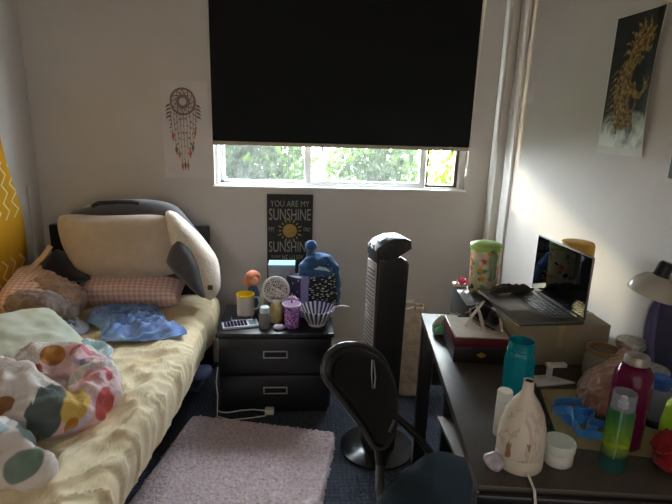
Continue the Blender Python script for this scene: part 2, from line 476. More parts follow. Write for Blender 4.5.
# mattress under its fitted sheet: cross profile swept along the bed and wrinkled
q = NT('yellow_sheet', .85, 0, .2)
q.set('Base Color', q.ramp(q.noise(5, 4), [(.3, lin((240, 220, 178))), (.7, lin((248, 233, 198)))])); q.set('Sheen Weight', .2)
q.bump(q.noise(90, 5, .6, q.map(scale=(1, .35, 1), rot=(0, 0, .7))), .35, .008); m_sheet = q.m
b = B(); NX, NY = 96, 220; vs, fs = [], []
prof = []
W2 = .495
for i in range(NX+1):
    s = i/NX
    # arc: left side up, over the top, right side down
    L = [(-W2, .29), (-W2-.012, .38), (-W2, .44), (-W2+.05, .465), (0, .468), (W2-.06, .462), (W2, .435), (W2+.018, .38), (W2+.012, .32), (W2-.004, .255)]
    d = [0]
    for a, c in zip(L, L[1:]): d.append(d[-1]+math.hypot(c[0]-a[0], c[1]-a[1]))
    t = s*d[-1]
    for k in range(len(L)-1):
        if t <= d[k+1]+1e-9:
            f = (t-d[k])/(d[k+1]-d[k]); prof.append((L[k][0]+(L[k+1][0]-L[k][0])*f, L[k][1]+(L[k+1][1]-L[k][1])*f, s)); break
for it in range(3):
    prof = [prof[0]]+[tuple((prof[i-1][k]+2*prof[i][k]+prof[i+1][k])/4 for k in range(3)) for i in range(1, NX)]+[prof[-1]]
for j in range(NY+1):
    yy = -1.02+2.16*j/NY
    for (px_, pz, s) in prof:
        X = px_; Z = pz
        q_ = Vector((X*3.0-yy*1.2, (yy+X*.5)*6.0, .3)); q2 = Vector((X*9, yy*14, 2))
        q3 = Vector(((X+yy*.8)*2.6, (yy-X*1.1)*9, 7)); w = (1-2*abs(noise.noise(q_)))*.020+(1-2*abs(noise.noise(q2)))*.007+max(0, .55-2.4*abs(noise.noise(q3)))*.036*max(0, min(1, (.75-yy)*2.5))
        edge = max(0, (s-.62)/.38)
        sag = .5+1.2*edge
        Z += w*(.35+.9*min(1, edge*1.6)) * (1 if Z > .4 else .4)
        if Z < .45: X += (w*.8+.008*math.sin(yy*7)+.004)*(1 if X > 0 else -.2)*(1-.75*(yy > 1.0))
        if X > .2: X -= .085*max(0, min(1, (1.0-yy)/1.3))*(X-.2)/.3
        vs.append((X, yy, Z))
for j in range(NY):
    for i in range(NX):
        a = j*(NX+1)+i; fs.append((a, a+1, a+NX+2, a+NX+1))
fs.append(tuple(NY*(NX+1)+i for i in range(NX+1))); fs.append(tuple(reversed(range(NX+1)))); fs.append(tuple(j*(NX+1) for j in range(NY+1))[::-1] + tuple(j*(NX+1)+NX for j in range(NY+1)))
b._add(vs, fs); b.build('mattress', m_sheet, bed, angle=70)

# storage bag under the bed
b = B(); b.pillow(.4, .9, .17, M=mtx((-1.08, 1.85, .10)), seed=4, e=.25)
tag(b.build('storage_bag', fabric('navy_fabric', (24, 28, 42)), origin=(-1.08, 1.85, 0)), 'dark navy fabric storage bag pushed under the bed', 'bag')
sl = T('slipper', 'grey-blue slipper lying under the edge of the bed near the nightstand', 'slipper', (-.555, 2.70, 0), R(-12))
b = B(); b.pillow(.10, .27, .03, 14, 20, mtx((0, 0, .018)), wr=0, e=.2); b.build('sole', fabric('slipper_sole', (70, 78, 104)), sl)
b = B(); b.ell((0, .045, .03), (.052, .085, .045)); b.build('upper', fabric('slipper_cloth', (96, 108, 142)), sl)

# ---- bed rest cushion: cream front, charcoal rim and arms
m_cream_plush = fabric('cream_plush', (198, 180, 160), .06, .4, 320, .4)
m_grey_plush = fabric('slate_plush', (80, 77, 80), .08, .4, 320, .4)
br = T('bed_rest_cushion', 'big cream and slate bed rest cushion leaning on the headboard', 'cushion', (-.835, 2.70, .585))
tilt = mtx((0, 0, 0), (R(-14), 0, 0))
OUT = [(-.405, .0), (-.40, .40), (-.36, .425), (.14, .47), (.20, .44), (.235, .20), (.22, .03), (.17, -.01), (-.34, -.01)]
def puff(outline, depth, M, e=.5, rings=14, per=7, back=True, wr=.004, seed=0):
    n = len(outline); cx = sum(p[0] for p in outline)/n; cy = sum(p[1] for p in outline)/n; edge = []
    for i in range(n):
        p0, p1, p2, p3 = [Vector(outline[(i+k-1) % n]) for k in range(4)]
        for k in range(per):
            t = k/per; edge.append(.5*((2*p1)+(p2-p0)*t*.7+(2*p0-5*p1+4*p2-p3)*t*t*.7+(3*p1-p0-3*p2+p3)*t**3*.7 + (p2-p1)*2*t*.3))
    N = len(edge); b = B(); vs = []; fs = []
    for s_ in (1, -1):
        base = len(vs); vs.append((cx, cy, s_*depth/2))
        for r in range(1, rings+1):
            f = r/rings
            for ed in edge:
                X, Y_ = cx+(ed.x-cx)*f, cy+(ed.y-cy)*f
                Z = s_*depth/2*(1-f**3)**e + wr*noise.noise(Vector((X*9+seed, Y_*9, s_)))*(1-f)
                vs.append((X, Y_, Z))
        for i in range(N): fs.append((base, base+1+i, base+1+(i+1) % N))
        for r in range(rings-1):
            for i in range(N):
                a = base+1+r*N+i; c = base+1+r*N+(i+1) % N; fs.append((a, a+N, c+N, c))
    b2 = bmesh.new(); q = [b2.verts.new((M @ Vector(v))) for v in vs]
    for f in fs: b2.faces.new([q[i] for i in f])
    bmesh.ops.remove_doubles(b2, verts=b2.verts[:], dist=1e-5)
    b.merge(b2); return b
MF = tilt @ Matrix(((1,0,0,0),(0,0,-1,0),(0,1,0,0),(0,0,0,1)))      # outline x->X, y->Z, depth toward the room
puff([(-.43,.375),(-.2,.385),(.06,.395),(.15,.38),(.19,.31),(.22,.18),(.19,.08),(.05,.05),(-.2,.045),(-.34,.09),(-.42,.23)], .24, MF @ mtx((0, 0, .03))).build('front_panel', m_cream_plush, br)
puff([(-.42,.25),(-.40,.40),(-.2,.468),(.02,.478),(.16,.45),(.24,.36),(.33,.25),(.405,.13),(.36,.03),(-.3,.05)], .22, MF @ mtx((0, 0, -.04))).build('back_panel', m_grey_plush, br)
# right arm: cream side, grey end
puff([(.13,.40),(.19,.40),(.32,.28),(.41,.15),(.425,.0),(.37,-.07),(.27,.0),(.21,.1),(.16,.25)], .19, MF @ mtx((0, 0, .06))).build('arm', fabric('cream_sherpa', (224, 210, 194), .12, .4, 130, .9, 60), br)
puff([(.205,.275),(.285,.225),(.335,.12),(.36,-.03),(.335,-.055),(.24,.03),(.145,.14)], .24, MF @ mtx((0, 0, .075))).build('arm_end', m_grey_plush, br)
puff([(-.43,.20),(-.33,.10),(-.26,.04),(-.34,.02),(-.47,.02),(-.53,.05)], .2, MF @ mtx((0, 0, .05))).build('arm', fabric('dark_plush', (52, 49, 52), .1, .3, 320, .4), br)
b = B(); b.box(.375, .40, -.168, -.156, -.005, .02, tilt); b.build('woven_tag', mat('tag_brown', (70, 60, 50)), br)
b = B(); b.tube([(-.26, .08, .425), (-.22, .06, .445), (-.13, .055, .452), (-.05, .06, .455), (-.02, .08, .445)], [.011]*5, 8); b.build('carry_handle', mat('dark_strap', (46, 44, 48), .8), br)
b = B(); b.tube([(-.41, -.11, .25), (-.44, -.14, .20), (-.49, -.16, .15), (-.55, -.16, .10)], [.026, .028, .026, .024], 8, flat=.3); b.build('cream_strap', m_cream_plush, br)

m_ging = gingham('pink_gingham', (242, 226, 218), (226, 170, 162), 230)
b = B(); b.pillow(.575, .20, .170, M=mtx((-.905, 2.70, .563), (R(20), 0, R(-2))), seed=1, wr=.012, e=.5, pinch=.03)
tag(b.build('gingham_pillow', m_ging, origin=(-.915, 2.66, .47)), 'long pink gingham pillow under the bed rest cushion', 'pillow', 'pink gingham pillows')
b = B(); b.pillow(.27, .38, .20, M=mtx((-1.322, 2.52, .60), (R(14), R(5), R(6))), seed=2, wr=.014)
tag(b.build('gingham_pillow', m_ging, origin=(-1.285, 2.42, .47)), 'pink gingham pillow against the left wall beside the fuzzy plush', 'pillow', 'pink gingham pillows')

# fuzzy plush
pl = T('plush_toy', 'fuzzy taupe and grey plush lying between the gingham pillows', 'plush toy', (-1.215, 2.42, .49)); pl.scale = (1.15,)*3
b = B(); b.ell((-.03, .07, .10), (.125, .10, .085)); b.ell((.06, .05, .085), (.08, .09, .075)); b.ell((-.10, .02, .09), (.06, .08, .07))
melt(b, .008, 'body', fabric('taupe_fur', (178, 148, 130), .25, .5, 90, .9), pl, amp=.011, sc=50, seed=2, ridge=False, octv=2)
b = B(); b.tube([(-.14, -.03, .085), (-.06, -.06, .115), (.03, -.06, .10), (.085, -.04, .06)], [.035, .052, .062, .05], 12); b.ell((.095, -.02, .05), (.045, .055, .045))
melt(b, .008, 'hood', fabric('grey_fur', (158, 144, 144), .25, .5, 90, .9), pl, amp=.009, sc=60, seed=5, ridge=False)

# pillow and clothes
b = B(); b.pillow(.54, .44, .18, M=mtx((-1.09, 1.96, .558), (R(-6), R(12), R(-42))), seed=3, wr=.016, wsc=9, pinch=.12, nx=60, ny=48)
tag(b.build('mint_pillow', fabric('mint_cotton', (206, 213, 196), .05, .2, 30, .5), origin=(-1.09, 1.96, .47)), 'pale mint pillow on the near left of the bed', 'pillow')
tag(drape('pale_garment', [(-1.27, 2.40), (-1.20, 2.47), (-1.10, 2.42), (-1.01, 2.38), (-.99, 2.30), (-1.06, 2.25), (-1.19, 2.29)], .475, .045, fabric('pale_blue_cotton', (186, 192, 214), .06), 14, 3, dome=.025),
    'pale blue-white garment bunched in front of the plush', 'clothes')
q = NT('chambray', .9, 0, .15); q.set('Base Color', q.ramp(q.noise(16, 5), [(.3, lin((100, 134, 200))), (.7, lin((152, 184, 234)))])); q.set('Sheen Weight', .3); q.bump(q.noise(300), .3, .003)
tag(drape('blue_shirt', [(-1.06, 2.57), (-.95, 2.62), (-.86, 2.60), (-.76, 2.62), (-.69, 2.52), (-.64, 2.40), (-.52, 2.29), (-.55, 2.22), (-.68, 2.19), (-.80, 2.18), (-.88, 2.20), (-.93, 2.32), (-1.03, 2.42)], 
    
    .486, .058, q.m, 10, 8, rings=44, dome=.012, per=7, ang=.7),
    'crumpled blue shirt lying on the yellow sheet below the gingham pillow', 'shirt')

# floral comforter heaped at the near left of the bed
CO = (-.85, 1.55, .47); CSH = Vector((-.105, .0, .0))
b = B()
def tb(pts, rr):
    b.tube(pts, rr, 14)
    b.ell(pts[0], (rr[0],)*3, 2); b.ell(pts[-1], (rr[-1],)*3, 2)
tb([(-1.20, 1.62, .56), (-1.00, 1.60, .575), (-.80, 1.555, .57), (-.66, 1.53, .53)], [.12, .12, .115, .07])
tb([(-.63, 1.55, .52), (-.60, 1.67, .525), (-.66, 1.80, .545), (-.79, 1.86, .55), (-.95, 1.82, .56)], [.065, .075, .075, .075, .08])
tb([(-.84, 1.80, .53), (-.75, 1.93, .52), (-.70, 2.02, .505)], [.08, .07, .045]); tb([(-.86, 1.96, .53), (-.74, 1.98, .515)], [.07, .06])
tb([(-1.10, 1.42, .54), (-.85, 1.36, .54), (-.70, 1.315, .52), (-.62, 1.29, .495)], [.10, .10, .075, .04])
tb([(-.95, 1.16, .52), (-.80, 1.17, .5)], [.08, .04])
b.ell((-1.1, 1.55, .5), (.24, .3, .07)); b.ell((-.9, 1.76, .5), (.2, .12, .05)); b.ell((-.92, 1.45, .49), (.2, .14, .03))
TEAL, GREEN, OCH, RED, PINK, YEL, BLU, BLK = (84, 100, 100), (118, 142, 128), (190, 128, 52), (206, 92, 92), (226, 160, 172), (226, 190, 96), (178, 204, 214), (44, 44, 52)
def sp(x, y, z, rx, ry, rz_, turn, c): return ((x-CO[0], y-CO[1], z-CO[2]), (rx, ry, rz_), turn, c)
LIL, LPK, WHT = (196, 186, 220), (236, 200, 206), (232, 226, 222)
FL = [sp(-.585, 1.56, .55, .085, .20, .12, 0, LPK), sp(-.70, 1.80, .60, .14, .07, .1, .2, LPK), sp(-.60, 1.50, .52, .06, .03, .05, 0, LIL),
      sp(-.605, 1.50, .59, .055, .10, .055, .55, YEL), sp(-.68, 1.46, .585, .050, .15, .085, .12, TEAL), sp(-.715, 1.47, .64, .014, .12, .03, .4, WHT), sp(-.66, 1.58, .67, .09, .035, .05, -.3, (128, 156, 160)), sp(-.80, 1.47, .60, .030, .035, .035, 0, (150, 104, 56)), sp(-.585, 1.445, .535, .032, .045, .048, .3, OCH),
      sp(-.93, 1.50, .64, .07, .07, .06, 0, YEL), sp(-.545, 1.60, .53, .030, .075, .06, .2, RED), sp(-.615, 1.66, .60, .035, .045, .05, 0, PINK), sp(-.575, 1.70, .57, .03, .04, .04, .4, (222, 120, 130)), sp(-.70, 1.84, .60, .06, .03, .05, .3, (214, 128, 140)),
      sp(-.80, 1.80, .62, .035, .045, .05, 0, OCH), sp(-.86, 1.72, .60, .06, .04, .06, 0, RED), sp(-.79, 1.68, .61, .06, .035, .05, .3, GREEN), sp(-.69, 1.74, .63, .05, .035, .04, .4, (160, 152, 190)), sp(-.64, 1.95, .54, .035, .10, .07, .3, BLU), sp(-.73, 1.97, .58, .035, .10, .06, -.6, (150, 184, 190)),
      sp(-.85, 1.92, .60, .06, .03, .04, .4, LIL), sp(-.92, 1.36, .61, .07, .09, .05, 0, (222, 110, 112)), sp(-.80, 1.31, .60, .09, .05, .06, .4, BLU), sp(-.655, 1.285, .53, .055, .05, .05, .5, GREEN), sp(-.77, 1.27, .55, .03, .02, .03, 0, BLK), sp(-.60, 1.44, .49, .04, .012, .015, .3, BLK), sp(-.97, 1.12, .58, .03, .02, .05, 0, BLK), sp(-.70, 1.385, .48, .07, .03, .04, 0, BLK), sp(-.86, 1.40, .58, .05, .012, .03, .2, LPK)]  # the wide black spot darkens the gap between two rolls, no motif
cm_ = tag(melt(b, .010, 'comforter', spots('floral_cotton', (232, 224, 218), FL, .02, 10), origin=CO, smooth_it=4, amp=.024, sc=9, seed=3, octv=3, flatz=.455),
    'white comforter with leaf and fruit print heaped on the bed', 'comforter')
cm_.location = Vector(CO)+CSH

# tapestry on the left wall
q = NT('mustard_tapestry', .9, 0, .1)
x, y, z = q.sep(q.map(scale=(1, 1, 1)))
f1 = q.math('ABSOLUTE', q.math('SINE', q.math('MULTIPLY', z, 42)))
zig = q.math('ABSOLUTE', q.math('SUBTRACT', q.math('FRACT', q.math('MULTIPLY', q.math('ADD', y, q.math('MULTIPLY', q.math('ABSOLUTE', q.math('SUBTRACT', q.math('FRACT', q.math('MULTIPLY', z, 11)), .5)), .09)), 14)), .5))
f = q.math('MULTIPLY', q.math('LESS_THAN', zig, .09), q.math('GREATER_THAN', q.math('SINE', q.math('MULTIPLY', z, 13)), -.3))
q.set('Base Color', q.mix(f, q.ramp(q.noise(4), [(.3, lin((214, 154, 36))), (.7, lin((232, 176, 52)))]), lin((240, 222, 170)))); q.bump(q.noise(300), .3, .002)
b = B(); vs, fs = [], []; ny, nz = 40, 60
for k in range(nz+1):
    zz = .50+1.1*k/nz
    e = 2.735-.10*max(0, (zz-1.0)/.42)**1.5+.015*math.sin(zz*9)-.03*max(0, .62-zz)/.12
    for j in range(ny+1):
        yy = 1.1+(e-1.1)*j/ny
        vs.append((XL+.012+.008*math.sin(yy*16+zz*2)+.004*math.sin(yy*37), yy, zz))
for k in range(nz):
    for j in range(ny):
        a = k*(ny+1)+j; fs.append((a, a+1, a+ny+2, a+ny+1))
b._add(vs, fs); o = b.build('tapestry', q.m, None, True, (XL+.012, 1.9, .5), 180)
md = o.modifiers.new('thick', 'SOLIDIFY'); md.thickness = .002
tag(o, 'mustard yellow tapestry with pale zigzag print on the left wall', 'tapestry')
#PART3
# ------------------------------------------------------------------ rug, carpet side things
q = NT('shag_rug', .95, 0, .1)
q.set('Base Color', q.ramp(q.noise(70, 5), [(.25, lin((190, 166, 172))), (.75, lin((244, 226, 230)))])); q.set('Sheen Weight', .4); q.bump(q.noise(160, 4), .8, .01); m_rug = q.m
b = B(); vs, fs = [], []; nx, ny = 150, 190
cs = [Vector((-.80, 1.0)), Vector((-.045, .95)), Vector((.212, 2.17)), Vector((-.53, 2.345))]
for j in range(ny+1):
    for i in range(nx+1):
        u, v = i/nx, j/ny
        p = (cs[0]*(1-u)+cs[1]*u)*(1-v)+(cs[3]*(1-u)+cs[2]*u)*v
        e = min(u, 1-u, (1-v)*1.5, v*1.5)
        # rounded corners and tufted edge
        rim = max(0, 1-e/.03)
        j1 = noise.noise(Vector((p.x*95, p.y*95, 1)))+.6*noise.noise(Vector((p.x*190, p.y*190, 4)))
        h = .024*(1-rim**2)+.011*j1*(1-rim*.6)
        cu, cv = abs(u-.5)*2, abs(v-.5)*2
        k = max(0, (cu**12+cv**12)-1)*.035
        c = (cs[0]+cs[1]+cs[2]+cs[3])/4
        p = p+(c-p).normalized()*k + Vector((j1*.012*rim, noise.noise(Vector((p.y*120, p.x*120, 9)))*.012*rim))
        vs.append((p.x, p.y, max(.001, h)))
for j in range(ny):
    for i in range(nx):
        a = j*(nx+1)+i; fs.append((a, a+1, a+nx+2, a+nx+1))
b._add(vs, fs); tag(b.build('shag_rug', m_rug, None, True, (-.2, 1.6, 0), 180), 'fluffy pale pink shag rug on the dark blue carpet', 'rug')

# ------------------------------------------------------------------ nightstand
m_lam = mat('black_laminate', (20, 22, 27), .30, 0, .1, 6, .05, 200, .5, .001)
m_nick = mat('brushed_nickel', (170, 172, 174), .35, .7, .05, 60)
m_void = mat('dark_recess', (8, 8, 9), .8)
NS = (-.102, 2.56, 0); ns = T('nightstand', 'black two-drawer nightstand between the bed and the tower fan', 'nightstand', NS)
b = B(); b.box(-.285, .285, -.19, .19, .03, .432, bev=.003); b.box(-.27, .27, -.18, .18, 0, .03); b.build('body', m_lam, ns)
b = B(); b.box(-.295, .295, -.205, .20, .432, .455, bev=.003); b.build('top', m_lam, ns)
for z0, z1 in ((.235, .425), (.035, .222)):
    dr = B(); dr.box(-.278, .278, -.206, -.19, z0, z1, bev=.003); d = dr.build('drawer', m_lam, ns)
    zc = (z0+z1)/2+.012
    b = B(); b.box(-.062, .062, -.211, -.206, zc-.020, zc-.015, bev=.001); b.box(-.062, .062, -.211, -.206, zc+.014, zc+.020, bev=.001)
    b.box(-.062, -.055, -.211, -.206, zc-.02, zc+.02, bev=.001); b.box(.055, .062, -.211, -.206, zc-.02, zc+.02, bev=.001)
    b.build('handle', m_nick, d)
    b = B(); b.box(-.055, .055, -.2075, -.206, zc-.015, zc+.014); b.build('handle_recess', m_void, d, False)
NZ = .4555
m_cer = mat('white_ceramic', (222, 220, 216), .3, 0, .03)
m_lilac = mat('lilac_white', (206, 194, 222), .5, 0, .06)
mg = T('mug', 'white mug with a bright yellow inside and rim on the nightstand', 'mug', (-.272, 2.605, NZ))
b = B(); b.lathe([(.044, 0), (.047, .01), (.047, .118), (.0445, .118), (.0435, .02)], 28, cap1=True); b.build('body', mat('mug_white', (206, 202, 198), .35), mg)
b = B(); b.lathe([(.0478, .110), (.0488, .1225), (.0435, .1225), (.0425, .030), (.001, .0295)], 28, cap0=False, cap1=False); b.build('yellow_lining', mat('mug_yellow', (242, 206, 30), .35), mg)
b = B(); b.tube([(.046, .012, .098), (.066, .02, .094), (.074, .022, .065), (.064, .018, .034), (.046, .012, .028)], .006, 8); b.build('handle', mat('mug_handle', (206, 202, 198), .35), mg)
wb = T('bottle', 'slim white bottle right beside the yellow-rimmed mug', 'bottle', (-.182, 2.655, NZ))
b = B(); b.lathe([(.017, 0), (.018, .004), (.018, .105), (.010, .116)], 20); b.build('body', m_cer, wb)
b = B(); b.lathe([(.0105, .116), (.0105, .136), (.009, .138)], 16); b.build('cap', m_white, wb)

# phone with a keypad look, and a dark phone behind it
m_blk = mat('black_plastic', (18, 18, 20), .35, 0, .05); m_scr = mat('blue_black_glass', (30, 38, 66), .12, 0, .2, 50, 0, 80, .6)
ca = T('calculator', 'white-framed calculator with dark blue keys lying at the front left of the nightstand', 'calculator', (-.285, 2.455, NZ), R(14))
b = B(); b.box(-.092, .092, -.042, .042, 0, .014, bev=.005); b.build('case', mat('pale_blue_plastic', (206, 216, 230), .35), ca)
b = B()
for i in range(7):
    for j in range(4): b.box(-.084+.0170*i, -.0695+.0170*i, -.035+.0175*j, -.020+.0175*j, .014, .0165, bev=.001, seg=1)
b.build('keys', m_scr, ca)
b = B(); b.box(.042, .080, -.030, .030, .014, .0152, bev=.0005, seg=1); b.build('display', mat('lcd', (120, 140, 150), .15), ca)
ph = T('phone', 'dark phone lying behind the calculator', 'phone', (-.288, 2.545, NZ), R(8))
b = B(); b.box(-.055, .055, -.028, .028, 0, .008, bev=.003); b.build('case', mat('silver_case', (186, 192, 204), .3, .3), ph)
b = B(); b.box(-.050, .050, -.024, .024, .008, .0088); b.build('screen', m_scr, ph, False)

m_clr = clearish('clear_plastic', (214, 220, 226), .35)
jr = T('jar', 'small clear jar with dark filling and a pale lid at the front of the nightstand', 'jar', (-.160, 2.435, NZ))
b = B(); b.lathe([(.028, 0), (.031, .006), (.031, .07), (.024, .083)], 24); b.build('body', clearish('smoky_plastic', (170, 170, 176), .55), jr)
b = B(); b.lathe([(.026, .003), (.0285, .006), (.0285, .036)], 24); b.build('contents', mat('dark_contents', (54, 34, 48), .5, 0, .4, 90), jr)
b = B(); b.lathe([(.025, .083), (.0255, .108), (.0225, .112)], 24); b.build('lid', mat('pale_lid', (196, 212, 216), .35), jr)
yb = T('bottle', 'pale yellow bottle behind the small clear jar', 'bottle', (-.105, 2.515, NZ))
b = B(); b.lathe([(.03, 0), (.033, .01), (.034, .05), (.030, .085), (.022, .10)], 24, lobes=7, amp=.05); b.build('body', mat('pale_yellow_wax', (206, 190, 130), .5, 0, .15, 40), yb)
b = B(); b.lathe([(.022, .10), (.022, .118), (.019, .121)], 20); b.build('cap', mat('cream_cap', (216, 208, 186), .4), yb)

hm = T('hand_mirror', 'round white hand mirror with a dark filigree pattern propped among the nightstand clutter', 'mirror', (-.108, 2.565, NZ))
MT = mtx((0, 0, .158), (R(80), 0, 0))
q = NT('filigree', .5); v = q.voro(95, feat='DISTANCE_TO_EDGE'); q.set('Base Color', q.mix(q.math('GREATER_THAN', v, .13), lin((222, 216, 214)), lin((66, 58, 66)))); m_fil = q.m
b = B(); b.lathe([(.060, -.004), (.072, -.006), (.074, .0), (.072, .006), (.060, .006)], 36, MT); b.build('rim', m_cer, hm)
b = B(); b.lathe([(.061, -.003), (.061, .007)], 36, MT); b.build('filigree_face', m_fil, hm)
b = B(); b.tube([(.0, -.012, .165), (.04, -.02, .145), (.070, -.03, .125)], [.009, .008, .007], 10); b.build('clip', m_cer, hm)
b = B(); b.tube([(0, 0, .088), (0, .004, .04), (0, .006, .004)], [.010, .010, .018], 10); b.build('handle', m_cer, hm)

pt = T('tumbler', 'purple glitter tumbler with a clear dome lid on the nightstand', 'tumbler', (-.022, 2.445, NZ))
q = NT('purple_glitter', .25); v = q.voro(160, out='Color'); q.set('Base Color', q.ramp(q.math('MULTIPLY', q.sep(v)[0], 1), [(.2, lin((112, 62, 142))), (.6, lin((172, 118, 196))), (.9, lin((214, 180, 226)))]))
b = B(); b.lathe([(.034, 0), (.038, .006), (.040, .06), (.045, .118)], 28); b.build('body', q.m, pt)
b = B(); b.lathe([(.046, .118), (.049, .120), (.049, .127), (.045, .129)], 28); b.build('rim', mat('rim_lilac', (228, 214, 236), .3), pt)
b = B(); b.lathe([(.045, .129), (.040, .146), (.026, .160), (.010, .167)], 28, cap0=False); b.build('dome_lid', clearish('dome_clear', (206, 180, 214), .3), pt)
b = B(); b.tube([(0, 0, .02), (0, 0, .182)], .004, 8); b.build('straw', mat('red_straw', (206, 60, 84), .4), pt)
b = B(); b.ell((0, 0, .0125), (.032, .025, .0125), 3)
o = b.build('soap', m_lilac, origin=(0, 0, 0)); o.location = (-.085, 2.412, NZ); tag(o, 'small lilac-white oval soap in front of the purple tumbler', 'soap')

bo = T('bowl', 'blue and white striped bowl at the right end of the nightstand', 'bowl', (.108, 2.475, NZ))
q = NT('striped_glaze', .3); x, y, z = q.sep(); at_ = q.math('ARCTAN2', y, x)
st = q.math('GREATER_THAN', q.math('SINE', q.math('MULTIPLY', at_, 22)), -.1)
q.set('Base Color', q.mix(st, lin((226, 226, 232)), lin((40, 50, 104))))
b = B(); b.lathe([(.044, .012), (.056, .022), (.078, .055), (.096, .092), (.093, .094), (.074, .058), (.050, .027), (.001, .022)], 56, cap0=True, cap1=False, lobes=22, amp=.012); b.build('body', q.m, bo)
b = B(); b.lathe([(.044, 0), (.046, .003), (.044, .014)], 32); b.build('foot', m_cer, bo)
b = B(); b.lathe([(.001, .034), (.030, .032), (.040, .028)], 24); b.build('contents', m_cer, bo)
sn = T('spoon', 'pale pink spoon resting in the striped bowl', 'spoon', (.108, 2.475, NZ+.034))
b = B(); b.tube([(.02, .0, .006), (.06, -.005, .036), (.095, -.008, .064), (.135, -.012, .072), (.165, -.014, .068)], [.004, .004, .004, .006, .004], 8); b.build('handle', mat('pink_plastic', (224, 196, 206), .4), sn)
b = B(); b.ell((.008, 0, .008), (.020, .014, .006), 2); b.build('scoop', mat('pink_plastic', (224, 196, 206), .4), sn)

bx = T('box', 'light blue topped pale box standing under the sunshine sign', 'box', (-.080, 2.69, NZ))
b = B(); b.box(-.072, .072, -.05, .05, 0, .268, bev=.002); b.build('carton', mat('grey_blue_card', (150, 156, 172), .6, 0, .15, 25), bx)
b = B(); b.box(-.073, .073, -.051, .051, .255, .274, bev=.002); b.build('lid', mat('sky_blue_card', (142, 186, 214), .5), bx)
nb = T('box', 'navy box with white stars and a lilac side', 'box', (.012, 2.600, NZ), R(-38))
q = NT('starry_card', .5); v = q.voro(42); q.set('Base Color', q.mix(q.math('LESS_THAN', v, .22), lin((34, 36, 78)), lin((206, 210, 232))))
b = B(); b.box(-.055, .04, -.035, .035, 0, .226, bev=.002); b.build('carton', q.m, nb)
b = B(); b.box(.04, .042, -.034, .034, .002, .224); b.build('lilac_side', mat('lilac_card', (140, 128, 186), .5), nb, False)

# plush-like doll behind the mug
dl = T('plush_doll', 'small doll with peach hair and a blue body behind the mug', 'doll', (-.238, 2.68, NZ))
b = B(); b.lathe([(.045, 0), (.050, .01), (.042, .07), (.028, .13), (.018, .145)], 20); b.build('body', fabric('doll_blue', (84, 112, 160)), dl)
b = B(); b.ell((0, 0, .185), (.046, .042, .046)); b.ell((-.025, 0, .17), (.03, .03, .035)); b.fluff(.006, 40, 2); b.build('hair', fabric('doll_peach', (222, 142, 112), .2), dl)
b = B(); b.ell((.008, -.032, .182), (.024, .015, .024), 2); b.build('face', fabric('doll_skin', (232, 176, 140), .05), dl)

# patterned blue bag with a knot
bg_ = T('bag', 'dome-shaped navy bag with pale leaf print and a blue knot on top', 'bag', (.125, 2.68, NZ))
q = NT('leaf_print', .75); v = q.voro(36, vec=q.map(scale=(1.1, 1.1, 2.6), rot=(0, R(35), 0)))
q.set('Base Color', q.mix(q.math('LESS_THAN', v, .33), lin((22, 26, 44)), lin((196, 196, 176)))); q.bump(q.noise(150), .3, .003)
m_bl = fabric('teal_blue_cloth', (58, 94, 136), .25, .3, 120, .5, 10)
MV = Matrix(((1,0,0,0),(0,0,-1,0),(0,1,0,0),(0,0,0,1)))
puff([(-.09, .0), (-.10, .12), (-.085, .22), (-.03, .29), (.03, .30), (.085, .25), (.105, .14), (.10, .0)], .14, MV).build('printed_body', q.m, bg_)
b = B(); b.tube([(-.085, -.01, .17), (-.07, -.03, .255), (-.02, -.03, .305), (.045, -.015, .305), (.092, -.01, .25), (.108, -.005, .14), (.106, 0, .03)], [.026, .046, .044, .026, .020, .016, .012], 14); b.ell((-.02, -.045, .25), (.062, .03, .05)); b.ell((.03, -.045, .235), (.05, .025, .03))
melt(b, .006, 'blue_top', m_bl, bg_, amp=.006, sc=26, seed=2, smooth_it=3)
b = B(); b.ell((-.048, -.01, .375), (.032, .028, .032)); b.tube([(-.05, -.01, .35), (-.045, -.015, .29)], [.020, .030], 12); b.fluff(.004, 40, 3); b.build('knot', m_bl, bg_)
b = B(); b.ribbon([(-.03, .262, .002), (.0, .268, .020), (.035, .262, .014), (.055, .25, .002)], .004, MV @ mtx((0, 0, .074))); b.build('pale_leaf', fabric('pale_leaf_cloth', (176, 196, 206)), bg_)

# power lead beside the nightstand
pw = T('charger_cable', 'white charging cable and plug lying along the foot of the nightstand', 'cable', (-.3, 2.34, 0))
m_wc = mat('white_cable', (222, 218, 212), .45)
b = B(); b.tube([(-.098, .06, .25), (-.104, .035, .18), (-.098, .03, .10), (-.10, .015, .03), (-.08, -.005, .03), (-.04, -.01, .03), (.02, .005, .032), (.08, .01, .034), (.115, .0, .036), (.145, -.005, .036)], .0032, 8)
b.tube([(-.10, .015, .03), (-.09, -.05, .034), (-.02, -.085, .036), (.08, -.07, .036), (.15, -.05, .034), (.16, -.02, .03)], .0026, 8)
b.build('lead', m_wc, pw)
b = B(); b.box(.145, .192, -.028, .012, .022, .050, bev=.005); b.build('plug', m_wc, pw)

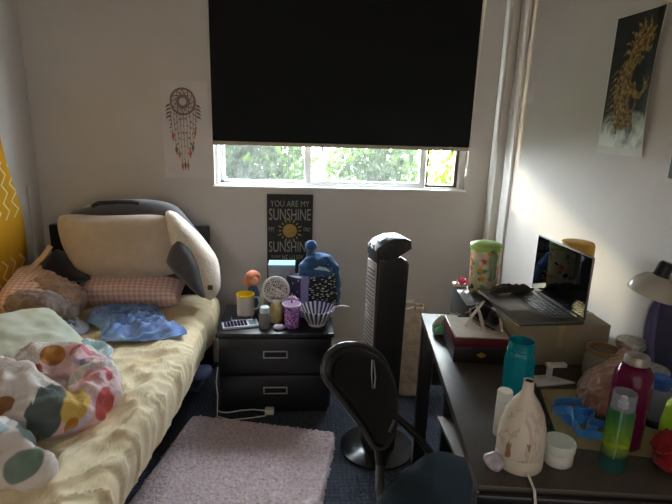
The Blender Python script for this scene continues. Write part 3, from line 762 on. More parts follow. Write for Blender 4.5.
# ------------------------------------------------------------------ sign and prints on the back wall
sg = T('sign', 'black wooden sunshine sign in hand lettering on the back wall below the window', 'sign', (-.042, 2.988, .47))
SW, SHh = .272, .592
b = B(); b.box(-SW/2, SW/2, -.006, .012, 0, SHh, bev=.002); b.build('board', mat('blackboard_wood', (30, 33, 32), .7, 0, .25, 18), sg)
m_let = mat('chalk_cream', (150, 146, 134), .8, 0, .15, 60); m_gold = mat('gold_paint', (160, 126, 52), .6, 0, .15, 40)
def onsign(txt, cx_, z_, w_, h_):
    tb_ = text_bm(txt, w_, h_); M = mtx((cx_, -.0072, z_), (PI/2, 0, 0))
    for v in tb_.bm.verts: v.co = M @ v.co
    tb_.build('lettering', m_let, sg, False)
onsign('YOU ARE MY', 0, .520, .232, .036); onsign('SUNSHINE', 0, .438, .248, .070); onsign('MY', -.108, .368, .034, .028); onsign('ONLY', .104, .372, .044, .024)
onsign('SUNSHINE', 0, .242, .250, .066); onsign('YOU MAKE', -.085, .204, .06, .018); onsign('ME HAPPY', .02, .180, .13, .044)
MS = mtx((0, -.0064, .374), (PI/2, 0, 0))
b = B(); b.prism(circle(.042, 40), 0, .0012, MS); b.build('sun_disc', m_gold, sg, False)
b = B()
for k in range(16):
    a = 2*PI*k/16; r0, r1 = .050, (.078 if k % 2 else .068)
    b.ribbon([(r0*math.cos(a), r0*math.sin(a), .003), ((r0+r1)/2*math.cos(a), (r0+r1)/2*math.sin(a), .010), (r1*math.cos(a), r1*math.sin(a), .002)], .0010, MS)
b.build('sun_rays', m_gold, sg, False)

dc = T('dreamcatcher_print', 'pale print of a feathered dreamcatcher taped to the wall left of the window', 'print', (-.632, 2.9995, 1.145))
b = B(); vs = []; nx = 12; 
for j in range(25):
    for i in range(nx+1):
        u = i/nx; vs.append((-.127+.254*u, -.0005-.006*(abs(u-.5)*2)**4*(.3+.7*abs(j/12-1)), .535*j/24))
b._add(vs, [(j*(nx+1)+i, j*(nx+1)+i+1, (j+1)*(nx+1)+i+1, (j+1)*(nx+1)+i) for j in range(24) for i in range(nx)])
o = b.build('sheet', mat('pale_paper', (214, 206, 204), .6, 0, .03), dc, True, None, 180)
m_br1 = mat('print_brown', (120, 74, 54), .8, 0, .3, 90); m_br2 = mat('print_rose', (190, 104, 88), .8, 0, .3, 90); m_br3 = mat('print_sage', (104, 110, 90), .8, 0, .3, 90); m_br4 = mat('print_ochre', (178, 128, 66), .8, 0, .3, 90)
MD = mtx((-.010, -.0022, 0), (PI/2, 0, 0))
b = B()
for rr, ww in ((.068, .006), (.062, .003), (.022, .002)):
    b.ribbon([(rr*math.cos(2*PI*k/40), .425+rr*1.05*math.sin(2*PI*k/40), ww) for k in range(41)], .0006, MD)
for k in range(12):
    a = 2*PI*k/12
    for d2 in (4, 5): b.ribbon([(.061*math.cos(a), .425+.064*math.sin(a), .0022), (.035*math.cos(a+.5), .425+.036*math.sin(a+.5), .0022), (.061*math.cos(a+2*PI*d2/12), .425+.064*math.sin(a+2*PI*d2/12), .0022)], .0006, MD)
b.build('hoop_and_web', m_br1, dc, False)
rnd = random.Random(5); lf = [B() for _ in range(4)]
for k in range(9):
    xx = -.075+.15*k/8; L = .16+.10*math.cos((k-4)*.45)+rnd.uniform(-.02, .02); top = .425-.062*math.sqrt(max(.02, 1-(xx/.08)**2))
    lf[0].ribbon([(xx, top, .002), (xx*.9, top-L*.5, .002), (xx*.85, top-L, .001)], .0006, MD)
    for m_ in range(7):
        yy = top-L*(m_+.7)/7; c_ = rnd.choice([0, 1, 1, 2, 2, 3]); s_ = rnd.uniform(.010, .018); a = rnd.uniform(-2.6, -.5)
        lf[c_].ribbon([(xx*.9, yy, .001), (xx*.9+s_*.5*math.cos(a), yy+s_*.5*math.sin(a), s_*.55), (xx*.9+s_*math.cos(a), yy+s_*math.sin(a), .001)], .0008, MD)
    lf[1+k % 3].ribbon([(xx*.85, top-L, .002), (xx*.83, top-L-.025, .015), (xx*.8, top-L-.055, .001)], .0008, MD)
for sgn in (-1, 1):
    for m_ in range(4): lf[2].ribbon([(sgn*.066, .41-.02*m_, .002), (sgn*.085, .402-.02*m_, .012), (sgn*.098, .39-.02*m_, .001)], .0008, MD)
allb = B(); mi = []
for k, bb in enumerate(lf):
    n0 = len(allb.bm.faces); allb.merge(bb.bm); mi += [k]*(len(allb.bm.faces)-n0)
mo = allb.build('feather_motif', m_br1, dc, False)
for mm in (m_br2, m_br3, m_br4): mo.data.materials.append(mm)
for p_, k in zip(mo.data.polygons, mi): p_.material_index = k

# ------------------------------------------------------------------ tower fan
m_dk = mat('charcoal_plastic', (34, 34, 35), .38, 0, .06, 20)
m_gloss = mat('glossy_black_plastic', (26, 27, 30), .18, 0, .05)
tf = T('tower_fan', 'tall charcoal tower fan with an overhanging head standing between nightstand and desk', 'fan', (.385, 2.06, 0), R(192)); FS = mtx((-.004, 0, 0), (0, 0, 0), (.80, .92, 1))
# local +x is the fan's front
PR = Matrix(((1,0,0,0),(0,0,1,0),(0,1,0,0),(0,0,0,1)))    # outline x->X, y->Z, depth->Y
b = B(); b.lathe([(.165, 0), (.172, .006), (.170, .016), (.12, .030), (.055, .042)], 48); b.build('base', m_gloss, tf)
b = B(); b.prism([(.085, .035), (.085, .955), (.03, .975), (-.02, .955), (-.03, .943), (-.075, .938), (-.092, .92), (-.078, .035)], -.072, .072, FS @ PR, bev=.012, seg=3); b.build('body', m_dk, tf)
b = B(); b.prism([(.090, .945), (.092, .985), (.06, 1.012), (.0, 1.030), (-.065, 1.030), (-.095, 1.020), (-.100, .985), (-.02, .952), (.03, .935)], -.076, .076, FS @ PR, bev=.014, seg=3); b.build('head', m_dk, tf)
b = B(); b.box(.060, .070, -.050, .050, .10, .925, bev=.003); g = b.build('grille', mat('silver_grille', (180, 170, 166), .45, .2, .25, 120), tf)
b = B()
for k in range(44): b.box(.069, .073, -.045, .045, .115+.018*k, .119+.018*k)
b.build('slats', m_dk, g, False)
b = B(); b.box(-.02, .02, -.03, .03, 0, .004, M=mtx((.03, 0, 1.0215), (0, R(28), 0)))
b.build('control_panel', m_nick, tf)
for k in range(3):
    b = B(); b.lathe([(.009, .0), (.009, .006)], 14, mtx((.064, -.04+.04*k, .985), (0, R(70), 0))); b.build('control_button', m_nick, tf)

# crumpled tan paper bag on the floor by the wall
pb = T('paper_bag', 'crumpled tan paper bag on the floor behind the tower fan', 'bag', (.615, 2.60, 0), R(-8))
b = B(); vs = []; n = 48; rows = 26
for j in range(rows+1):
    t = j/rows
    for i in range(n):
        a = 2*PI*i/n; c_, s_ = math.cos(a), math.sin(a)
        sx = .105*(1-.25*t*t); sy = .075*(1-.6*t*t)
        X = sx*math.copysign(abs(c_)**.5, c_); Y_ = sy*math.copysign(abs(s_)**.5, s_)
        w_ = .030*(1-2*abs(noise.noise(Vector((X*12, Y_*12, t*5)))))*min(1, t*3)
        vs.append((X*(1+w_*6), Y_*(1+w_*9), .52*t+.02*noise.noise(Vector((X*20, Y_*20, 3)))*t))
b._add(vs, [(j*n+i, j*n+(i+1) % n, (j+1)*n+(i+1) % n, (j+1)*n+i) for j in range(rows) for i in range(n)] + [tuple(reversed(range(n)))])
q = NT('tan_paper', .8); q.set('Base Color', q.ramp(q.noise(14, 5), [(.3, lin((176, 158, 136))), (.7, lin((216, 200, 178)))])); q.bump(q.noise(30, 5), .6, .01)
o = b.build('bag_body', q.m, pb, True, None, 30); md = o.modifiers.new('thick', 'SOLIDIFY'); md.thickness = .002
b = B(); b.tube([(-.05, -.03, .50), (-.04, -.04, .56), (.03, -.04, .56), (.045, -.03, .50)], .005, 8, flat=.5); b.build('carry_loop', fabric('tan_cord', (140, 120, 98)), pb)
# ------------------------------------------------------------------ swivel chair
m_chb = mat('chair_black_plastic', (22, 22, 24), .35, 0, .08)
m_chf = fabric('chair_black_mesh', (24, 24, 26), .1, .1, 400, .5)
m_seat = fabric('chair_navy_fabric', (26, 50, 64), .1, .2, 300, .4)
m_chr = mat('chair_grey_metal', (120, 120, 122), .3, .8, .05)
chp = (.40, 1.13, 0); chd = T('desk_chair', 'black swivel chair with oval backrest and dark blue seat at the desk', 'chair', chp)
hx = Vector((.69, .724, 0)).normalized(); nn = Vector((.717, -.683, .139)).normalized(); up = hx.cross(nn)*-1
if up.z < 0: up = -up
nn = hx.cross(up); nn = nn if nn.y < 0 else -nn
MB = Matrix.Translation(Vector((.2, 1.31, .72))-Vector(chp)) @ Matrix((hx, up, nn)).transposed().to_4x4()
OB = [(-.170, .150), (-.15, .180), (-.101, .190), (-.036, .177), (.036, .144), (.102, .090), (.150, .010), (.170, -.083), (.160, -.165), (.127, -.206), (.076, -.21), (.026, -.175), (-.008, -.111), (-.070, -.018), (-.125, .061), (-.163, .115)]
OB = [(x*.955+.004, (y+.02)*.965-.02) for x, y in OB]
puff(OB, .055, MB @ mtx((0, 0, -.012)), e=.35, wr=.001).build('backrest_shell', m_chb, chd)
puff([(x*.9, (y+.01)*.9-.01) for x, y in OB], .022, MB @ mtx((0, 0, .016)), e=.3, wr=.0005).build('backrest_pad', m_chf, chd)
b = B(); b.tube([(.012, .115, .030), (.018, .110, .031), (.020, .06, .032), (.012, .028, .031), (.004, .030, .031), (.002, .075, .032)], .0028, 6, True, MB); b.build('stitched_slot', m_chr, chd)
b = B(); b.tube([(.075, -.140, .028), (.105, -.115, .028)], .006, 8, False, MB); b.build('pull_tab', m_chr, chd)
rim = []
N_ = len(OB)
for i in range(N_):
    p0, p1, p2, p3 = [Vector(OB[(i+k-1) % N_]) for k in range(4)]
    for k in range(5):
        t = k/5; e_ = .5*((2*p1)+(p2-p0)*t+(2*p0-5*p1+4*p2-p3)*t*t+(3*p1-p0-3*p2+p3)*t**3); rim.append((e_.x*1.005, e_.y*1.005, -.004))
b = B(); b.tube(rim, .008, 10, True, MB); b.build('backrest_rim', mat('chair_rim_highlight', (70, 70, 72), .16), chd)  # glossy rim, its colour lightened to carry the edge highlight
# spine down to the seat mechanism
pbt = MB @ Vector((.088, -.20, -.02))
b = B(); b.tube([MB @ Vector((.06, -.08, -.045)), MB @ Vector((.08, -.2, -.03)), (pbt.x, pbt.y, .50), (pbt.x+.006, pbt.y-.008, .455)], [.018, .020, .018, .018], 10); b.build('spine', m_chb, chd)
b = B(); b.tube([(pbt.x+.003, pbt.y-.004, .475), (pbt.x+.006, pbt.y-.008, .36), (pbt.x+.012, pbt.y-.02, .318), (pbt.x+.05, pbt.y-.07, .305), (-.04, .02, .33), (.02, 0, .36)], [.014, .014, .015, .016, .018, .018], 10); b.build('spine_bar', m_chr, chd)
b = B(); b.tube([MB @ Vector((.155, -.13, .0)), (.0, .27, .515), (.06, .245, .44), (.05, .16, .42)], [.012, .012, .012, .012], 8); b.build('side_strut', m_chb, chd)
b = puff([(.205*math.copysign(abs(math.cos(t*PI/8))**.5, math.cos(t*PI/8)), .205*math.copysign(abs(math.sin(t*PI/8))**.5, math.sin(t*PI/8))) for t in range(16)], .085, mtx((.062, .018, .452), (0, 0, R(-44))), e=.22, wr=.001); b.build('seat', m_seat, chd)
b = B(); b.prism([(.045+x, .015+y) for x, y in circle(.19, 36)], .405, .43, bev=.006); b.build('seat_pan', m_chb, chd)
b = B(); b.lathe([(.055, .37), (.055, .405)], 20); b.lathe([(.026, .10), (.026, .37)], 20); b.lathe([(.035, .06), (.035, .20)], 20); b.build('gas_post', m_chb, chd)
for k in range(5):
    a = 2*PI*k/5+.3; c_, s_ = math.cos(a), math.sin(a)
    b = B(); b.tube([(.02*c_, .02*s_, .105), (.14*c_, .14*s_, .095), (.27*c_, .27*s_, .07)], [.026, .022, .016], 10, flat=.7); b.build('base_leg', m_chb, chd)
    b = B()
    for sd_ in (-1, 1): b.lathe([(.026, -.008), (.028, -.004), (.028, .004), (.026, .008)], 18, mtx((.27*c_-s_*.014*sd_, .27*s_+c_*.014*sd_, .028), (PI/2, 0, a)))
    b.tube([(.27*c_, .27*s_, .028), (.27*c_, .27*s_, .075)], .007, 8)
    b.build('caster', m_chb, chd)

# ------------------------------------------------------------------ desk
q = NT('black_brown_oak', .38, 0, .6)
gr = q.noise(60, 6, .6, q.map(scale=(9, .6, 9)))
q.set('Base Color', q.ramp(gr, [(.3, lin((42, 36, 33))), (.7, lin((82, 72, 63)))])); q.bump(gr, .12, .002); q.set('Roughness', q.ramp(gr, [(.2, (.30,)*3+(1,)), (.8, (.48,)*3+(1,))])); m_oak = q.m
DA = math.atan2(-.112, .993)                     # the desk stands a little askew
DKO = Vector((.393, .897, 0)); dk = T('desk', 'black-brown wooden desk along the right wall', 'desk', DKO, DA)
DW, DL, DZ = .675, 1.0, .75
b = B(); b.box(0, DW, 0, DL, DZ-.028, DZ, bev=.004); b.build('desktop', m_oak, dk)
for lx, ly in ((.004, .004), (DW-.054, .004), (.004, DL-.054), (DW-.054, DL-.054)):
    b = B(); b.box(lx, lx+.05, ly, ly+.05, 0, DZ-.028, bev=.004); b.build('leg', m_blackwood, dk)
b = B(); b.box(-.004, DW, -.016, .0, DZ-.075, DZ-.012, bev=.006); b.build('front_rail', m_gloss, dk)
b = B(); b.box(.06, DW-.06, DL-.04, DL-.02, DZ-.30, DZ-.03); b.build('modesty_panel', m_blackwood, dk)
def D(x, y, z=DZ): return (DKO.x+x*math.cos(DA)-y*math.sin(DA), DKO.y+x*math.sin(DA)+y*math.cos(DA), z)
# low open shelf unit under the desk
su = T('shelf_unit', 'dark low shelf unit standing under the desk', 'shelf', (.90, 1.80, 0))
b = B(); b.box(-.26, .24, .10, .118, 0, .44, bev=.002); b.build('side_panel', m_blackwood, su)
b = B(); b.box(-.23, .24, -.20, -.182, 0, .34, bev=.002); b.build('side_panel', m_blackwood, su)
b = B(); b.box(-.285, .24, -.182, .10, .25, .268, bev=.002); b.build('shelf_board', mat('grey_brown_board', (96, 86, 78), .5, 0, .1, 20), su)
b = B(); b.box(-.23, .24, -.182, .10, .02, .036, bev=.002); b.build('bottom_board', m_blackwood, su)

DT = DZ+.0006
# risers and the things toward the back
m_gb = mat('grey_board', (70, 70, 72), .35, 0, .08)
rs = T('desk_riser', 'dark riser shelf standing at the far end of the desk', 'riser', (.608, 1.662, DT), R(-5))
b = B(); b.box(0, .30, 0, .255, .108, .120, bev=.003); b.build('top_board', m_gb, rs)
b = B(); b.box(.002, .012, .0, .253, 0, .108, bev=.002); b.build('side_board', m_gb, rs)
b = B(); b.box(.288, .298, .0, .253, 0, .108, bev=.002); b.build('side_board', m_gb, rs)
RZ = DT+.1205
kt = T('pitcher', 'sticker-covered clear pitcher with a green lid on the riser', 'pitcher', (.720, 1.818, RZ), R(10)); kt.scale = (.95, .95, .84)
q = NT('sticker_print', .4); v = q.voro(42, out='Color'); d = q.voro(42)
cc = q.ramp(q.sep(v)[0], [(0, lin((222, 214, 190))), (.34, lin((226, 150, 40))), (.48, lin((212, 92, 92))), (.60, lin((36, 34, 34))), (.68, lin((232, 226, 206))), (.82, lin((110, 160, 110))), (.92, lin((236, 196, 190)))], True)
q.set('Base Color', q.mix(q.math('LESS_THAN', d, .52), lin((206, 206, 172)), cc))
b = B(); b.lathe([(.052, 0), (.056, .006), (.060, .20), (.062, .205)], 36); b.build('body', q.m, kt)
m_gl = mat('lime_plastic', (166, 206, 112), .4, 0, .05)
b = B(); b.lathe([(.0635, .200), (.065, .205), (.064, .222), (.050, .230), (.02, .233)], 36); b.build('lid', m_gl, kt)
b = B(); b.tube([(-.01, -.062, .205), (-.012, -.082, .20), (-.012, -.086, .15), (-.010, -.082, .09), (-.006, -.060, .075)], [.008, .010, .010, .010, .008], 10); b.build('handle', mat('sage_plastic', (124, 140, 112), .45), kt)
pk = T('gift_bow', 'pink ribbon bow and white card left of the pitcher', 'ribbon', (.650, 1.855, RZ))
b = B(); b.box(-.025, .025, .01, .04, 0, .012, bev=.002); b.build('card', m_cer, pk)
b = B()
for a in (0, 1.1, 2.2, 3.3, 4.4, 5.5): b.tube([(0, 0, .014), (.016*math.cos(a), .016*math.sin(a), .034), (.024*math.cos(a), .024*math.sin(a), .016)], [.004, .007, .003], 8)
b.build('bow', mat('hot_pink', (232, 84, 128), .5), pk)

# carton with the laptop on it
m_ct = mat('grey_carton', (150, 138, 112), .75, 0, .06, 9)
LA = R(-3)
ct = T('cardboard_box', 'grey-brown cardboard box under the laptop', 'box', (.850, 1.550, DT), R(1))
b = B(); b.box(-.155, .155, -.115, .10, 0, .138, bev=.003); b.build('carton', m_ct, ct)
b = B(); b.box(-.156, .156, -.02, .0, .1378, .1386); b.box(-.02, .0, -.1156, -.115, .06, .1384); b.build('packing_tape', mat('tan_tape', (168, 150, 112), .3), ct, False)
m_space = mat('space_grey_metal', (112, 108, 104), .38, .6, .03)
lp = T('laptop', 'open grey laptop on the cardboard box', 'laptop', (.795, 1.592, DT+.1395), R(4))
LD, LW = .218, .325
b = B(); b.box(-LD/2, LD/2, -LW/2, LW/2, 0, .013, bev=.004); ba = b.build('base', m_space, lp)
b = B(); b.box(.0, .092, -LW/2+.02, LW/2-.02, .0128, .0134); b.build('key_bed', m_blk, ba, False)
kb = B()
for i in range(5):
    for j in range(14): kb.box(.003+.018*i, .018+.018*i, -.137+.0197*j, -.120+.0197*j, .0134, .0152, bev=.001, seg=1)
kb.build('keys', mat('key_caps', (60, 56, 52), .35, 0, .05), ba)
b = B(); b.box(-.095, -.02, -.055, .055, .0128, .0133); b.build('trackpad', mat('trackpad_grey', (126, 122, 118), .3, .5), ba, False)
SM = mtx((LD/2-.004, 0, .014), (0, R(0), 0))
b = B(); b.box(0, .006, -LW/2, LW/2, .0, .208, SM, bev=.003); sc = b.build('screen_lid', m_space, lp)
b = B(); b.box(-.0006, .0, -LW/2+.004, LW/2-.004, .006, .203, SM); b.build('display', mat('display_glass', (8, 8, 10), .03, 0, .05, 5, 0, 80, .9), sc, False)
b = B(); b.tube([(LD/2-.004, -LW/2+.03, .014), (LD/2-.004, LW/2-.03, .014)], .005, 10); b.build('hinge', m_blk, lp)
tag(drape('black_cloth', [(.700, 1.680), (.715, 1.715), (.76, 1.73), (.84, 1.735), (.88, 1.725), (.84, 1.70), (.76, 1.685)], DT+.1535, .022, fabric('black_cotton', (58, 54, 50)), 18, 5, dome=.006),
    'thin black cloth bunched on the far corner of the laptop', 'cloth')

cn = T('canister', 'tall cream canister with a mustard yellow lid behind the laptop', 'canister', (1.035, 1.745, DT)); cn.scale = (1, 1, 1.11)
b = B(); b.lathe([(.052, 0), (.055, .006), (.056, .255), (.053, .262)], 36); b.build('body', mat('cream_plastic', (226, 206, 150), .45, 0, .05), cn)
b = B(); b.lathe([(.0585, .258), (.060, .262), (.060, .296), (.056, .304), (.05, .306)], 36); b.build('lid', mat('mustard_plastic', (206, 160, 52), .45), cn)

# red and black boxed set, with cloths and straps piled on it
rb = T('keepsake_box', 'black box with a dark red lid edge at the left edge of the desk', 'box', (.508, 1.462, DT), DA)
b = B(); b.box(0, .178, 0, .19, 0, .055, bev=.002); b.build('tray', mat('black_card', (24, 20, 20), .5, 0, .1), rb)
b = B(); b.box(-.002, .180, -.002, .192, .055, .086, bev=.002); b.build('lid', mat('maroon_card', (96, 18, 26), .45, 0, .08), rb)
b = B(); b.box(.004, .176, .003, .188, .086, .088); b.build('paper', mat('cream_paper', (198, 186, 166), .7, 0, .1, 20), rb, False)
b = B(); b.prism([(.072, .028), (.089, .018), (.106, .028), (.089, .038)], .0, .0008, Matrix(((1,0,0,0),(0,0,-1,0),(0,1,0,0),(0,0,0,1)))); b.build('gold_emblem', m_gold, rb, False)
tag(drape('green_cloth', [(.50, 1.66), (.53, 1.77), (.60, 1.80), (.655, 1.77), (.66, 1.70), (.62, 1.665), (.56, 1.66)], DT, .045, spots('green_white_print', (206, 214, 206), [((-.06, -.05, 0), (.055, .045, .1), .3, (92, 170, 128)), ((.05, .0, 0), (.03, .03, .1), .3, (72, 84, 140)), ((-.02, .05, 0), (.03, .02, .1), .3, (90, 96, 100))], .02, 20), 20, 4, dome=.016),
    'green and white cloth crumpled at the far left corner of the desk', 'cloth')
st = T('strap_bundle', 'tangle of white and black straps hanging over the red-edged box', 'straps', (.625, 1.585, DT+.0885))
ms1 = fabric('white_webbing', (222, 214, 200)); ms2 = fabric('black_webbing', (20, 20, 22))
b = B(); b.tube([(.02, .06, .02), (.03, .04, .06), (.01, .0, .07), (-.03, -.02, .03), (-.06, -.05, .006)], .006, 8, flat=.4); b.tube([(.02, .05, .03), (.05, .0, .05), (.06, -.05, .02), (.05, -.09, .004)], .006, 8, flat=.4); b.tube([(-.02, .06, .01), (.0, .02, .05), (-.005, -.03, .035), (-.01, -.09, .004)], .006, 8, flat=.4); b.build('white_straps', ms1, st)
b = B(); b.ell((.025, .03, .028), (.035, .04, .03)); b.ell((.045, -.02, .02), (.02, .04, .02)); b.fluff(.012, 30, 1); b.build('black_pouch', ms2, st)
b = B(); b.tube([(-.06, .03, .008), (-.02, .0, .02), (.0, -.05, .012), (.03, -.08, .005)], .005, 8, flat=.5); b.build('black_straps', ms2, st)

# ------------------------------------------------------------------ near half of the desk
q = NT('tan_mat', .7); q.set('Base Color', q.ramp(q.noise(8, 4), [(.3, lin((134, 122, 84))), (.7, lin((168, 152, 108)))]))
mt = T('desk_mat', 'tan paper mat with a dark border lying under the bottles on the desk', 'mat', (.81, 1.10, DT))
def loc(p): return (p[0]-.81, p[1]-1.10)
b = B(); b.prism([loc(p) for p in ((.640, 1.022), (.95, .945), (1.06, 1.28), (.715, 1.285))], 0, .0012); b.build('sheet', q.m, mt, False)
b = B(); b.prism([loc(p) for p in ((.632, 1.020), (.640, 1.022), (.715, 1.285), (.705, 1.288))], 0, .004); b.build('dark_edge', m_blk, mt, False)
MZ = DT+.0016
# teal bottle, open neck
tbm = clearish('teal_plastic', (10, 150, 166), .72, .12)
tb_ = T('water_bottle', 'tall teal water bottle without a cap on the desk', 'bottle', (.602, 1.205, DT)); tb_.scale = (1, 1, .95)
b = B(); b.lathe([(.036, 0), (.041, .006), (.0415, .150), (.038, .170), (.033, .178)], 8, cap1=False); b.build('body', tbm, tb_, angle=25)
b = B(); b.lathe([(.033, .176), (.0345, .180), (.033, .184), (.0345, .190), (.033, .195), (.034, .203), (.0305, .203), (.0295, .18)], 30, cap0=False, cap1=False); b.build('neck', tbm, tb_)
b = B(); b.lathe([(.033, .004), (.037, .01), (.0375, .11)], 24); b.build('water', clearish('teal_water', (14, 140, 160), .5), tb_)

wt = T('tube', 'plain white tube standing left of the marbled diffuser', 'tube', (.512, 1.075, DT))
b = B(); b.lathe([(.0175, 0), (.0185, .004), (.0185, .10)], 24); b.build('body', m_cer, wt)
b = B(); b.lathe([(.0186, .10), (.0186, .118), (.0165, .122)], 24); b.build('cap', m_white, wt)

# marbled diffuser
q = NT('marbled_ceramic', .45)
vn = q.noise(16, 6, .6, q.map(scale=(1.3, 1.3, .35)), 1.2)
cr = q.math('ABSOLUTE', q.math('SUBTRACT', vn, .5))
pt2 = q.noise(22, 3, .5, q.map(scale=(1.2, 1.2, .4), loc=(5, 2, 1)))
f = q.math('MULTIPLY', q.math('LESS_THAN', cr, .022), 1)
f2 = q.math('MULTIPLY', q.math('GREATER_THAN', pt2, .655), .9)
q.set('Base Color', q.mix(f2, q.mix(q.math('MULTIPLY', f, .4), lin((216, 206, 192)), lin((150, 128, 110))), lin((140, 98, 62)))); q.bump(q.noise(90), .1, .001)
df = T('aroma_diffuser', 'white marbled aroma diffuser with brown cracks near the front of the desk', 'diffuser', (.512, .968, DT), .4)
b = B(); b.lathe([(.049, .032), (.0525, .038), (.053, .060), (.050, .095), (.042, .130), (.030, .155), (.018, .172), (.0125, .182), (.0115, .205), (.0125, .208), (.010, .208), (.009, .19)], 40, cap0=False); b.build('cover', q.m, df)
b = B(); b.lathe([(.050, 0), (.0525, .004), (.0525, .030), (.051, .034)], 40); b.build('base', mat('cream_ceramic', (206, 196, 182), .45), df)
b = B(); b.lathe([(.0086, .19), (.0086, .2065)], 16); b.build('outlet', m_void, df)
b = B()
o_ = Vector((.512, .968, DT)); Mi = (Matrix.Translation(o_) @ Matrix.Rotation(.4, 4, 'Z')).inverted()
b.tube([Mi @ Vector(p) for p in ((.510, .918, DT+.012), (.508, .895, DT+.008), (.506, .872, DT+.004), (.505, .858, DT-.02), (.505, .854, DT-.12), (.508, .856, DT-.3), (.53, .87, .2), (.55, .9, .012), (.62, 1.0, .006))], .003, 8); b.build('power_cord', m_wc, df)

b = B(); b.ell((0, 0, .0185), (.024, .02, .019), 3); b.fluff(.006, 45, 4, octv=2)
o = b.build('crystal_stone', mat('amethyst', (186, 176, 192), .4, 0, .25, 50)); o.location = (.447, .95, DT); tag(o, 'small pale amethyst stone at the front left corner of the desk', 'stone')
gv = T('vial', 'tiny green glass vial with a dark cap beside the diffuser', 'vial', (.612, 1.040, DT))
b = B(); b.lathe([(.0105, 0), (.0115, .003), (.0115, .036), (.007, .043)], 18); b.build('body', clearish('green_glass', (60, 120, 60), .7), gv)
b = B(); b.lathe([(.0118, .012), (.0118, .030)], 18, cap0=False, cap1=False); b.build('paper_label', mat('vial_label', (124, 170, 110), .6), gv)
b = B(); b.lathe([(.0085, .043), (.0085, .058), (.007, .060)], 16); b.build('cap', m_blk, gv)
wj = T('cream_jar', 'squat white cosmetic jar right of the diffuser', 'jar', (.605, .968, DT))
b = B(); b.lathe([(.030, 0), (.033, .004), (.033, .030), (.031, .032)], 30); b.build('body', m_cer, wj)
b = B(); b.lathe([(.0345, .033), (.0350, .035), (.0350, .053), (.0335, .055), (.0325, .0535)], 30); b.build('lid', mat('jar_lid', (206, 214, 206), .35), wj)

# blue ribbon loops
rbm = NT('blue_satin', .32); rbm.set('Base Color', rbm.ramp(rbm.noise(12), [(.3, lin((36, 124, 214))), (.7, lin((84, 170, 240)))])); rbm.set('Sheen Weight', .3)
b = B()
def band(pts, w, M=None):
    """upright ribbon following pts, w wide in z"""
    vs, fs = [], []; sm = []
    P = [Vector(p) for p in pts]; n = len(P)
    for i in range(n-1):
        p0, p1, p2, p3 = P[max(i-1, 0)], P[i], P[i+1], P[min(i+2, n-1)]
        for k in range(6):
            t = k/6; sm.append(.5*((2*p1)+(p2-p0)*t+(2*p0-5*p1+4*p2-p3)*t*t+(3*p1-p0-3*p2+p3)*t**3))
    sm.append(P[-1])
    for i, p in enumerate(sm):
        d = (sm[min(i+1, len(sm)-1)]-sm[max(i-1, 0)]).normalized(); s_ = Vector((-d.y, d.x, 0))*.0008
        for a in (s_, -s_):
            vs.append(p+a); vs.append(p+a+Vector((0, 0, w)))
    for i in range(len(sm)-1):
        a = i*4; c = a+4
        fs += [(a, c, c+1, a+1), (a+2, a+3, c+3, c+2), (a+1, c+1, c+3, a+3), (a, a+2, c+2, c)]
    fs += [(0, 1, 3, 2), (len(sm)*4-4, len(sm)*4-2, len(sm)*4-1, len(sm)*4-3)]
    b._add(vs, fs)
band([(.690, 1.165, .0), (.715, 1.195, .0), (.775, 1.20, .0), (.80, 1.17, .0), (.775, 1.14, .004), (.725, 1.15, .0), (.70, 1.13, .0), (.715, 1.09, .0), (.705, 1.06, .0), (.735, 1.045, .0), (.785, 1.045, .0), (.795, 1.075, .0), (.765, 1.10, .0), (.74, 1.08, .0), (.755, 1.06, .0)], .022)
band([(.72, 1.13, .001), (.75, 1.105, .001), (.785, 1.125, .001), (.765, 1.155, .001), (.735, 1.14, .001), (.75, 1.12, .001)], .024)
band([(.69, 1.15, .0), (.705, 1.125, .02), (.708, 1.10, .028), (.702, 1.08, .012), (.71, 1.06, .0)], .024)
b.build('x', rbm.m, None, True, (.745, 1.12, 0), 60).name = 'blue_ribbon'
o = bpy.data.objects['blue_ribbon']; o.location = (.745, 1.12, MZ); tag(o, 'coiled bright blue satin ribbon on the tan mat', 'ribbon')
ad = T('charger', 'small white charger with a stub plug beside the cardboard box', 'charger', (.765, 1.335, DT))
b = B(); b.lathe([(.009, .004), (.009, .045), (.011, .050)], 16); b.box(-.012, .05, -.008, .012, .046, .058, bev=.003); b.build('stub', m_cer, ad)
b = B(); b.prism([(-.055, -.04), (.075, -.02), (.015, .03), (-.035, .025)], 0, .006, bev=.002); b.build('plate', m_cer, ad)

